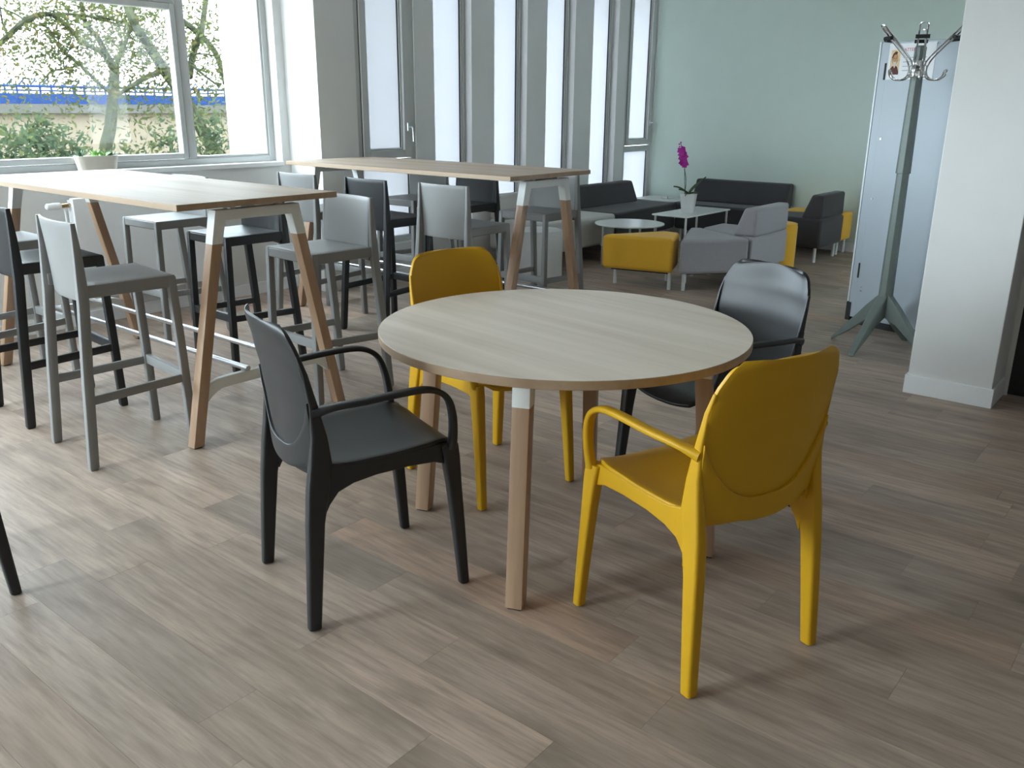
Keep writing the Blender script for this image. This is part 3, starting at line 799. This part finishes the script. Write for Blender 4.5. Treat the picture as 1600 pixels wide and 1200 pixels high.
# along the narrow windows
seat_module('sofa', 'pale grey sofa section under the narrow windows, behind the white pouf', 'sofa', [(6.24, 4.66), (7.372, 4.66), (7.372, 5.34), (6.24, 5.34)], M_f_light,
            [(6.30, 4.72), (7.31, 4.72), (7.31, 5.28), (6.30, 5.28)], ('x', 6.25, 7.365, 5.335, -1, .64))
seat_module('sofa', 'charcoal sofa section under the narrow windows beside the pale grey one', 'sofa', [(7.384, 4.66), (8.74, 4.75), (8.74, 5.34), (7.384, 5.34)], M_f_dark,
            [(7.45, 4.72), (8.64, 4.80), (8.64, 5.28), (7.45, 5.28)], ('x', 7.39, 8.58, 5.335, -1, .64))
# poufs
def pouf(name, label, c, r, h, mat):
    t = thing(name, label, 'pouf', (c[0], c[1], 0))
    bm = NB(); lathe(bm, [(r - .004, .0), (r, .006), (r, h - .03), (r - .008, h - .010), (r - .028, h)], 40); obj('cover', bm, mat, t)
    bm = NB(); n = 40; tube(bm, [((r - .006) * math.cos(2 * math.pi * k / n), (r - .006) * math.sin(2 * math.pi * k / n), h - .008) for k in range(n + 1)], .004, 6); obj('piping', bm, mat, t)
    return t
pouf('pouf', 'white cylindrical pouf standing on the floor behind the right bar table', (5.905, 4.49), .20, .43, M_f_white)
pouf('pouf', 'mustard yellow pouf half hidden behind the pale lilac grey seat back', (7.83, 3.20), .19, .42, M_f_yel)
# white low tables
def low_table(name, label, cx, cy, shape, z, legs, lower=None):
    t = thing(name, label, 'coffee table', (cx, cy, 0))
    bm = NB()
    if shape[0] == 'disc': disc(bm, (0, 0), shape[1], z - .012, z, 64, .002)
    else: prism(bm, rrect(shape[1], shape[2], .02, 5), z - .012, z)
    obj('tabletop', bm, M_table_white, t, bevel=0 if shape[0] == 'disc' else .002)
    for lx_, ly_ in legs:
        bm = NB(); tube(bm, [(lx_, ly_, 0), (lx_, ly_, z - .011)], .011, 10); obj('leg', bm, M_metal_white, t)
    if lower:
        bm = NB(); disc(bm, (0, 0), lower[0], lower[1] - .010, lower[1], 48, .002); obj('lower_shelf', bm, M_table_white, t)
    return t
low_table('coffee_table', 'round white two-tier coffee table behind the mustard wedge seat', 7.09, 4.327, ('disc', .325), .385, [(-.21, .155), (.21, .12), (.16, -.19), (-.14, -.20)], (.27, .185))
low_table('coffee_table', 'rectangular white coffee table holding the orchid', 7.915, 4.115, ('rect', .93, .39), .44, [(-.43, -.165), (.43, -.165), (.43, .165), (-.43, .165)])
low_table('corner_table', 'square white corner table against the green wall between the two charcoal sofas', 9.0, 5.06, ('rect', .49, .56), .425, [(-.21, -.24), (.21, -.24), (.21, .24), (-.21, .24)])
t = thing('notebook', 'small pale notebook with a dark pen on the white corner table', 'notebook', (9.0, 5.0, .4265))
bm = NB(); box(bm, -.07, .07, -.05, .05, 0, .008); obj('cover', bm, M_f_light, t, bevel=.002)
bm = NB(); tube(bm, [(-.06, -.03, .012), (.07, .04, .012)], .004, 8); obj('pen', bm, M_pad, t)

# ------------------------------------------------------------------ orchid
oc = (7.74, 4.075, .4405)
t = thing('potted_orchid', 'magenta orchid in a white pot on the rectangular coffee table', 'plant', oc)
bm = NB(); lathe(bm, [(.056, 0), (.060, .006), (.082, .180), (.084, .188), (.078, .188), (.074, .170)], 32); pt = obj('pot', bm, M_pot, t)
bm = NB(); lathe(bm, [(.076, .166), (.070, .172), (.02, .176)], 24); obj('potting_bark', bm, M_bark, pt)
def strap_leaf(az, length, lift, droop, w):
    ca, sa = math.cos(az), math.sin(az); side = Vector((-sa, ca, 0))
    def f(i, j):
        r = length * i; z = .178 + lift * i - droop * i * i
        ww = w * math.sin(math.pi * min(1, .12 + .88 * i) ** .8) if i < 1 else 0.001
        return Vector((ca * r, sa * r, z + .012 * abs(2 * j - 1))) + side * (ww * (2 * j - 1))
    bm = NB(); sheet(bm, f, 10, 4); return bm
view_r = math.atan2(RIGHT.y, RIGHT.x)
for az, L, li, dr, w in ((view_r + .1, .16, .20, .04, .022), (view_r + .5, .13, .16, .05, .020), (view_r + 3.1, .15, .14, .07, .022), (view_r + 2.7, .10, .08, .04, .020), (view_r - .8, .12, .06, .05, .024), (view_r - 2.1, .10, .04, .05, .022)):
    obj('leaf', strap_leaf(az, L, li, dr, w), M_orch_leaf, t, solid=.003)
off = lambda r_, z: Vector((math.cos(view_r) * r_, math.sin(view_r) * r_, z))
for e in (0, 1):
    bm = NB(); tube(bm, smooth_path([off(-.035 - .006 * e, .17), off(-.046 + .012 * e, .30), off(-.058, .43), off(-.075, .52), off(-.095, .60), off(-.11, .665)][: 6 if e == 0 else 3], 4), .0035, 6); obj('stem', bm, M_orch_leaf, t)
rb = random.Random(5)
fl = [(-.060, .455), (-.045, .470), (-.085, .480), (-.062, .500), (-.092, .520), (-.066, .535), (-.098, .555), (-.074, .568), (-.105, .590), (-.084, .602)]
for (r_, z) in fl:
    c = off(r_ + rb.uniform(-.006, .006), z) + Vector((-FWD.x, -FWD.y, 0)) * rb.uniform(-.01, .03)
    nrm = (Vector((-FWD.x, -FWD.y, .1)) + Vector((rb.uniform(-.6, .6), rb.uniform(-.6, .6), rb.uniform(-.3, .3)))).normalized()
    a = nrm.cross(Vector((0, 0, 1))).normalized(); b_ = nrm.cross(a)
    bm = NB(); ph = rb.uniform(0, 1)
    for k in range(5):
        an = ph + 2 * math.pi * k / 5; d = a * math.cos(an) + b_ * math.sin(an); s_ = nrm.cross(d)
        v0 = bm.verts.new(c); v1 = bm.verts.new(c + d * .020 + s_ * .016 + nrm * .006); v2 = bm.verts.new(c + d * .036 + nrm * .002); v3 = bm.verts.new(c + d * .020 - s_ * .016 + nrm * .006)
        bm.faces.new((v0, v1, v2, v3))
    obj('flower', bm, M_petal, t, smooth=False, solid=.002)
for (r_, z) in ((-.118, .625), (-.122, .648), (-.108, .665)):
    bm = NB(); bmesh.ops.create_icosphere(bm, subdivisions=1, radius=.009, matrix=Matrix.Translation(off(r_, z))); obj('bud', bm, M_petal, t)

# ------------------------------------------------------------------ planter on the sill
pc = (2.838, 5.815, .9975)
t = thing('succulent_planter', 'oblong ivory ribbed planter of succulents on the window sill', 'planter', pc)
def oval(a, b, z, ribs=0.0, n=120):
    out = []
    for k in range(n):
        th = 2 * math.pi * k / n; q = 1 + ribs * math.cos(60 * th)
        ct, st_ = math.cos(th), math.sin(th); e = .55
        out.append((a * q * math.copysign(abs(ct) ** e, ct), b * q * math.copysign(abs(st_) ** e, st_), z))
    return out
bm = NB(); loft(bm, [oval(.122, .038, 0, .004), oval(.140, .046, .086, .005), oval(.142, .048, .092), oval(.132, .040, .092), oval(.130, .038, .078)]); obj('pot', bm, M_pot2, t)
rb = random.Random(3)
for cx_, sc_, mt_, nl in ((-.10, 1.1, M_succ_d, 9), (.0, .9, M_succ, 16), (.055, 1.0, M_succ, 18), (.105, .9, M_succ_d, 14)):
    bm = NB()
    for k in range(nl):
        az = rb.uniform(0, 6.28); el = rb.uniform(.25, 1.2); L = sc_ * rb.uniform(.045, .068); w = .008
        d = Vector((math.cos(az) * math.cos(el), math.sin(az) * math.cos(el) * .7, math.sin(el))); s_ = Vector((-math.sin(az), math.cos(az), 0)); up_ = d.cross(s_)
        b0 = Vector((cx_, 0, .080)); rings = []
        for f_, ww in ((0, .6), (.35, 1.0), (.75, .75), (1.0, .08)):
            rings.append([b0 + d * (L * f_) + s_ * (w * ww) , b0 + d * (L * f_) + up_ * (w * ww * .5), b0 + d * (L * f_) - s_ * (w * ww), b0 + d * (L * f_) - up_ * (w * ww * .5)])
        loft(bm, rings)
    obj('succulent', bm, mt_, t)

# ------------------------------------------------------------------ radiator
t = thing('radiator', 'flat white panel radiator on the wall under the big window', 'radiator', (0, 0, 0))
bm = NB(); box(bm, 2.57, 3.60, 5.655, 5.70, .19, .842); obj('panel', bm, M_trim, t, bevel=.006)
bm = NB(); box(bm, 2.575, 3.595, 5.70, 5.74, .20, .83); obj('convector', bm, M_trim, t, bevel=.003)
bm = NB(); box(bm, 2.75, 2.79, 5.73, 5.7795, .25, .75); box(bm, 3.38, 3.42, 5.73, 5.7795, .25, .75); obj('wall_bracket', bm, M_trim, t)
bm = NB(); tube(bm, [(2.575, 5.69, .80), (2.545, 5.69, .80), (2.51, 5.69, .80)], [.012, .016, .014], 10); obj('valve_body', bm, M_brass, t)
bm = NB(); tube(bm, [(2.512, 5.69, .80), (2.505, 5.69, .80), (2.47, 5.69, .80), (2.425, 5.69, .80), (2.418, 5.69, .80)], [.014, .021, .023, .019, .012], 14); obj('valve_head', bm, M_trim, t)
bm = NB(); tube(bm, [(2.535, 5.69, .79), (2.535, 5.69, .06)], .007, 8); obj('pipe', bm, M_trim, t)

# ------------------------------------------------------------------ coat stand
C0 = (5.504, 1.514, 0)
t = thing('coat_stand', 'tall grey-green coat stand with chrome hooks standing before the grey cabinet', 'coat stand', C0)
def ngon(c, r, n=4, rot=0.0, k=1.0): return [(c[0] + r * math.cos(rot + 2 * math.pi * i / n), c[1] + k * r * math.sin(rot + 2 * math.pi * i / n), c[2]) for i in range(n)]
bm = NB(); loft(bm, [ngon((0, 0, z), r, 8, .2) for z, r in ((.21, .042), (.30, .043), (1.068, .035))]); obj('lower_pole', bm, M_stand, t, smooth=False, bevel=.002)
bm = NB(); loft(bm, [ngon((0, 0, z), r, 8, .2) for z, r in ((1.064, .041), (1.068, .042), (1.755, .031), (1.765, .026))]); obj('upper_pole', bm, M_stand, t, smooth=False, bevel=.002)
for px, py in ((5.56, 1.823), (5.204, 1.586), (5.804, 1.442), (5.448, 1.205)):
    d = Vector((px - C0[0], py - C0[1], 0)); L = d.length; d.normalize(); s_ = Vector((-d.y, d.x, 0))
    bm = NB(); rings = []
    for r_, zt_, zb_, w in ((.02, .355, .205, .028), (.10, .270, .165, .026), (.20, .150, .082, .024), (L, .018, .0, .020)):
        rings.append([d * r_ + s_ * w + Vector((0, 0, zt_)), d * r_ - s_ * w + Vector((0, 0, zt_)), d * r_ - s_ * w + Vector((0, 0, zb_)), d * r_ + s_ * w + Vector((0, 0, zb_))])
    loft(bm, rings); obj('leg', bm, M_stand, t, bevel=.004)
bm = NB(); lathe(bm, [(.046, 1.595), (.048, 1.60), (.048, 1.625), (.046, 1.63)], 20); obj('ring', bm, M_chrome, t)
bm = NB(); lathe(bm, [(.038, 1.655), (.040, 1.66), (.040, 1.68), (.038, 1.685)], 20); obj('ring', bm, M_chrome, t)
for k in range(6):
    az = view_r + math.pi / 6 * 0 + k * math.pi / 3 + .12; d = Vector((math.cos(az), math.sin(az), 0)); s_ = Vector((-d.y, d.x, 0)); e = .020
    up_path = [d * .040 + Vector((0, 0, 1.60)), d * .046 + Vector((0, 0, 1.66)), d * .09 + Vector((0, 0, 1.72)), d * .21 + Vector((0, 0, 1.835))]
    loop = [p + s_ * e for p in up_path] + [d * .236 + s_ * e * .9 + Vector((0, 0, 1.862)), d * .248 + Vector((0, 0, 1.868)), d * .236 - s_ * e * .9 + Vector((0, 0, 1.862))] + [p - s_ * e for p in reversed(up_path)]
    bm = NB(); tube(bm, smooth_path(loop, 4), .0042, 6); hk = obj('hook', bm, M_chrome, t)
    bm = NB(); a0 = d * .20 + Vector((0, 0, 1.800)); tube(bm, [a0 - s_ * .036, a0 + s_ * .036], .0105, 8); obj('hook_grip', bm, M_pad, hk)
    low = [d * .044 + Vector((0, 0, 1.66)), d * .048 + Vector((0, 0, 1.615)), d * .072 + Vector((0, 0, 1.588)), d * .12 + Vector((0, 0, 1.582)), d * .155 + Vector((0, 0, 1.600)), d * .165 + Vector((0, 0, 1.625))]
    lw = [p + s_ * .014 for p in low] + [low[-1] + d * .004 + Vector((0, 0, .010))] + [p - s_ * .014 for p in reversed(low)]
    bm = NB(); tube(bm, smooth_path(lw, 3), .0036, 6); obj('small_hook', bm, M_chrome, t)

# ------------------------------------------------------------------ grey cabinet with notice
CA, CB = Vector((6.042, 1.908, 0)), Vector((5.955, 1.54, 0))
du = (CB - CA).normalized(); dn = Vector((-du.y, du.x, 0))
if dn.x < 0: dn = -dn
ang = math.atan2(du.y, du.x)
t = thing('metal_cabinet', 'tall grey metal cabinet with a notice on it behind the coat stand', 'cabinet', CA, ang)
# local x along the front (to the right of the picture), local y: away from the camera
sgn = 1 if dn.dot(Vector((-math.sin(ang), math.cos(ang), 0))) > 0 else -1
def cb(bm, x0, x1, y0, y1, z0, z1): return box(bm, x0, x1, min(sgn * y0, sgn * y1), max(sgn * y0, sgn * y1), z0, z1)
bm = NB(); cb(bm, .012, .98, .0, .42, .055, 1.825); obj('body', bm, M_cab, t, bevel=.003)
bm = NB(); cb(bm, 0, .012, -.004, .42, .16, 1.828); obj('edge_highlight', bm, M_cab_edge, t, bevel=.002)  # pale strip painted in for the highlight along the cabinet edge
bm = NB(); cb(bm, .065, .965, -.006, .0, .06, 1.80); obj('front_panel', bm, M_cab, t, bevel=.002)
bm = NB(); cb(bm, .03, .95, .04, .40, 0, .056); obj('plinth', bm, M_pad, t, smooth=False)
bm = NB(); cb(bm, -.001, .032, -.005, .06, .03, .155); obj('corner_block', bm, M_pad, t, smooth=False)
for z0, z1 in ((1.60, 1.70), (.33, .43)):
    bm = NB(); cb(bm, .052, .060, -.008, .001, z0, z1); obj('hinge', bm, M_pad, t, smooth=False)
for lx_, z in ((.09, 1.24), (.09, .27), (.09, .245), (.29, .24), (.085, .86)):
    bm = NB(); tube(bm, [(lx_, -sgn * .005, z), (lx_, -sgn * .010, z)], .006, 8); obj('screw', bm, M_steel, t)
# the notice, stuck to the cabinet front
pz0, pz1 = 1.600, 1.812; px0, px1 = .072, .374
o = thing('notice', 'white paper notice with a portrait photo and red heading on the grey cabinet', 'notice', CA + du * px0 - dn * .0075 + Vector((0, 0, pz0)), ang)
W_, H_ = px1 - px0, pz1 - pz0
bm = NB(); cb(bm, 0, W_, -.0008, 0, 0, H_); obj('sheet', bm, M_paper, o, smooth=False)
def flat(name, pts, mat, par, d=.0012):
    bm = NB(); loft(bm, [[(x_, -sgn * d0, z_) for x_, z_ in pts] for d0 in (.0007, d)]); return obj(name, bm, mat, par, smooth=False)
ph = flat('portrait', [(.018, .030), (.078, .030), (.078, .175), (.018, .175)], M_cream, o)
flat('coat', [(.018, .030), (.078, .030), (.078, .045), (.066, .075), (.050, .085), (.032, .080), (.018, .062)], M_brown, ph, .0016)
flat('face', [(.046 + .020 * math.cos(a_ * math.pi / 8), .122 + .036 * math.sin(a_ * math.pi / 8)) for a_ in range(16)], M_skin, ph, .0020)
flat('cap', [(.024, .128), (.030, .152), (.045, .168), (.060, .163), (.056, .150), (.040, .146), (.030, .126)], M_brown, ph, .0024)
flat('beard', [(.034, .112), (.040, .105), (.052, .105), (.058, .112), (.057, .088), (.048, .068), (.040, .080)], M_beard, ph, .0024)
for (ax, zz) in ((.040, .125), (.052, .125)):
    flat('eye', [(ax - .004, zz), (ax, zz - .0025), (ax + .004, zz), (ax, zz + .0025)], M_brown, ph, .0024)
for k in range(4): flat('text_line', [(.100, .126 - .025 * k), (.250 - .02 * (k % 2), .126 - .025 * k), (.250 - .02 * (k % 2), .130 - .025 * k), (.100, .130 - .025 * k)], M_ink, o)
def lettering(txt, x0, z0, size, mat, par):
    cu = bpy.data.curves.new('heading', 'FONT'); cu.body = txt; cu.size = size; cu.extrude = .0004
    tmp = bpy.data.objects.new('heading', cu); COL.objects.link(tmp)
    bpy.context.view_layer.update()
    me = bpy.data.meshes.new_from_object(tmp.evaluated_get(bpy.context.evaluated_depsgraph_get()))
    bpy.data.objects.remove(tmp)
    me.materials.clear(); me.materials.append(mat)
    h = bpy.data.objects.new('heading', me); COL.objects.link(h); h.parent = par
    h.location = (x0, -sgn * .0014, z0); h.rotation_euler = (math.radians(90), 0, 0)
    return h
lettering('ATTENTION', .098, .166, .026, M_red, o)

# ------------------------------------------------------------------ outside the big window
bm = NB(); box(bm, -40, 80, YW + 0.3, 90, -0.95, -0.80); struct('ground', bm, M_ground, smooth=False)
bm = NB(); box(bm, 4.46, 4.70, YW + 0.262, 6.74, -0.8, 5.0); struct('wall_outside', bm, M_ext_white, smooth=False)

t = thing('building', 'long low beige building with blue steelwork seen through the big window', 'building', (0, 0, 0))
YF = 28.0
bm = NB(); box(bm, 2, 36, YF, YF + 6, -.8, 1.10); obj('wall', bm, M_beige, t, smooth=False)
bm = NB(); box(bm, 1.9, 36.1, YF - .25, YF + 6, 1.10, 1.36); obj('coping', bm, M_cap, t, smooth=False)
bm = NB(); box(bm, 1.9, 36.1, YF + .1, YF + .2, 1.36, 1.66); obj('blue_band', bm, M_blue, t, smooth=False)
for k in range(46):
    xx = 8.0 + k * .33
    bm = NB(); box(bm, xx, xx + .05, YF + .1, YF + .15, 1.66, 1.93); tube(bm, [(xx, YF + .12, 1.80), (xx + .26, YF + .12, 2.06)], .025, 4); obj('blue_strut', bm, M_blue, t, smooth=False)
bm = NB(); tube(bm, [(2, YF + .12, 1.86), (36, YF + .12, 1.86)], .045, 6); tube(bm, [(2, YF + .12, 1.74), (36, YF + .12, 1.74)], .03, 6); obj('blue_rail', bm, M_blue, t, smooth=False)

def at_px(px, py, y):
    """photo direction turned into a point on the plane at depth y (used to lay out the branches)"""
    d = RIGHT * ((px - 800) / F_PX) - UP * ((py - 600) / F_PX) + FWD
    k = y / d.y; return Vector((d.x * k, y, EYE + d.z * k))
def leaf_cloud(spots, n, spread, size, seed):
    rl = random.Random(seed); bm = NB()
    for _ in range(n):
        c = rl.choice(spots) + Vector((rl.gauss(0, spread), rl.gauss(0, spread), rl.gauss(0, spread)))
        a = Vector((rl.gauss(0, 1), rl.gauss(0, 1), rl.gauss(-.4, .8))).normalized(); b_ = a.cross(Vector((rl.gauss(0, 1), rl.gauss(0, 1), rl.gauss(0, 1)))).normalized()
        L = size * rl.uniform(.7, 1.4); w = L * .36
        vs = [bm.verts.new(p) for p in (c - a * L * .5, c + b_ * w * .5, c + a * L * .5, c - b_ * w * .5)]
        bm.faces.new(vs)
    return bm
def tree(name, label, y, branches, leaf_spots, n, seed, spread=.16, size=.085):
    b0 = at_px(*branches[0][0][0], y)
    t = thing(name, label, 'tree', (b0.x, b0.y, -.8), 0, 'trees outside the big window')
    off_ = Vector((b0.x, b0.y, -.8)); rl = random.Random(seed); spots = []
    for bi, (pts, w0, w1) in enumerate(branches):
        P = []
        for k, (px, py) in enumerate(pts):
            P.append(at_px(px, py, y + (rl.uniform(-.25, .25) if bi and 0 < k else 0) ) - off_)
        if bi == 0: P = [Vector((P[0].x, P[0].y, 0))] + P
        P = smooth_path(P, 4); nn = len(P); s_ = math.hypot(y, P[0].x + off_.x) / F_PX
        bm = NB(); tube(bm, P, [.5 * s_ * (w0 + (w1 - w0) * i / (nn - 1)) for i in range(nn)], 7)
        obj('trunk' if bi == 0 else 'branch', bm, M_bark, t)
        if bi: spots += [p for p in P[nn // 3:]]
    spots += [at_px(px, py, y + rl.uniform(-.5, .5)) - off_ for px, py in leaf_spots]
    # unseen leaves added above the window head to cut the sky light
    top_c = spots[len(spots) // 2]
    for _ in range(160):
        a = rl.uniform(0, 6.283); q = math.sqrt(rl.random()) * 2.6
        spots.append(Vector((top_c.x + math.cos(a) * q * 1.2, top_c.y + math.sin(a) * q * .8, rl.uniform(4.0, 7.0))))
    n = int(n * 3.3); spread *= 1.7
    f_ = obj('foliage', leaf_cloud(spots, n, spread, size, seed), M_leaf, t, smooth=False, recalc=False); f_['kind'] = 'stuff'
    return t
tree('tree', 'slender forked tree with green leaves left of the window mullion', 12.0,
     [([(164, 262), (172, 200), (177, 150), (179, 110), (178, 100)], 19, 12), ([(178, 104), (166, 84), (152, 58), (136, 40), (128, 10), (126, -30)], 9, 5),
      ([(180, 104), (190, 80), (200, 55), (206, 20), (215, -30)], 7, 4), ([(176, 112), (160, 84), (130, 66), (104, 40), (76, 22), (40, 32), (4, 64), (-30, 90)], 6, 7),
      ([(168, 142), (150, 126), (126, 102), (104, 86), (88, 66), (76, 46), (62, 36)], 5, 3), ([(76, 22), (110, 22), (150, 28), (190, 40), (230, 52)], 4, 3),
      ([(126, 102), (100, 108), (80, 112), (66, 128)], 3, 2), ([(40, 32), (20, 20), (-10, 8)], 3, 2), ([(12, 56), (4, 36), (0, 10)], 3, 2), ([(90, 88), (92, 66), (88, 48)], 2, 1.5), ([(104, 86), (112, 70), (116, 60)], 2, 1.5)],
     [(60, 10), (80, 14), (100, 8), (120, 12), (140, 16), (160, 10), (180, 14), (64, 18), (90, 20), (150, 30), (170, 30), (186, 36), (70, 70), (82, 74), (66, 92), (88, 100), (30, 84), (10, 76), (24, 96), (130, 62), (150, 70),
      (160, 60), (190, 60), (196, 74), (110, 112), (140, 134), (120, 150), (4, 96), (44, 60), (130, 130), (96, 150), (20, 166), (8, 170)], 3300, 21, .17, .072)
tree('tree', 'thick leaning tree with mossy limbs crossing behind the window mullion', 11.0,
     [([(346, 262), (320, 212), (296, 166), (272, 130), (250, 100)], 17, 16), ([(252, 102), (234, 74), (216, 48), (204, 24), (192, -10)], 15, 10), ([(250, 112), (226, 122), (204, 136), (184, 148)], 8, 5),
      ([(214, 44), (190, 34), (172, 30), (150, 24)], 4, 3), ([(296, 120), (302, 84), (314, 50), (320, 10), (324, -30)], 10, 7), ([(280, 30), (300, 44), (324, 66), (340, 90), (352, 130)], 9, 8),
      ([(302, 84), (330, 86), (344, 96)], 3, 2), ([(300, 102), (322, 120), (344, 136)], 4, 3), ([(236, 76), (222, 84), (206, 80), (190, 76)], 4, 2), ([(256, 104), (268, 98), (284, 90)], 4, 3), ([(222, 110), (222, 96), (218, 86)], 2, 2)],
     [(230, 50), (244, 60), (250, 76), (240, 80), (210, 60), (200, 70), (226, 30), (250, 20), (270, 40), (280, 60), (262, 84), (300, 20), (310, 30), (330, 20), (340, 40), (346, 60), (330, 70), (300, 60), (290, 130), (310, 134), (330, 140), (316, 150),
      (346, 110), (332, 120), (230, 150), (250, 146), (216, 160), (226, 176), (246, 170), (262, 196), (270, 210), (300, 180), (312, 200), (330, 210), (318, 222)], 3300, 22, .17, .072)
def shrub(label, px, py_top, py_bot, wpx, y, n, seed):
    c = at_px(px, (py_top + py_bot) / 2, y); top_ = at_px(px, py_top, y).z; s_ = c.length / F_PX; hw = wpx * s_ * .5
    t = thing('shrub', label, 'shrub', (c.x, y, -.8), 0, 'shrubs outside the big window'); rl = random.Random(seed); spots = []
    H = top_ + .8
    for _ in range(60):
        a = rl.uniform(0, 6.28); q = math.sqrt(rl.random()); zz = rl.random() ** .7
        f_ = math.sqrt(max(.05, 1 - zz * zz)) ; spots.append(Vector((math.cos(a) * q * hw * f_, math.sin(a) * q * .5 * f_, zz * H * .95)))
    fo = obj('foliage', leaf_cloud(spots, n, .10, .085, seed), M_bush, t, smooth=False, recalc=False); fo['kind'] = 'stuff'
    bm = NB()
    for k in range(5): tube(bm, [(rl.uniform(-.1, .1), rl.uniform(-.1, .1), 0), (rl.uniform(-.5, .5) * hw, rl.uniform(-.3, .3), H * .7)], [.02, .008], 5)
    obj('stems', bm, M_bark, t)
shrub('yellow-green shrub at the far left of the big window', 12, 184, 250, 70, 9.6, 1500, 41)
shrub('tall blue-green shrub left of the slender tree', 66, 180, 250, 80, 10.4, 1900, 42)
shrub('low rounded shrub behind the succulent planter', 116, 204, 250, 70, 10.0, 1400, 43)
shrub('loose shrub right of the slender tree trunk', 206, 206, 250, 70, 10.2, 700, 44)
shrub('shrub just left of the window mullion', 262, 188, 250, 60, 10.0, 900, 45)
shrub('shrub in the right-hand pane beside the white outside wall', 330, 170, 250, 70, 10.0, 1100, 46)
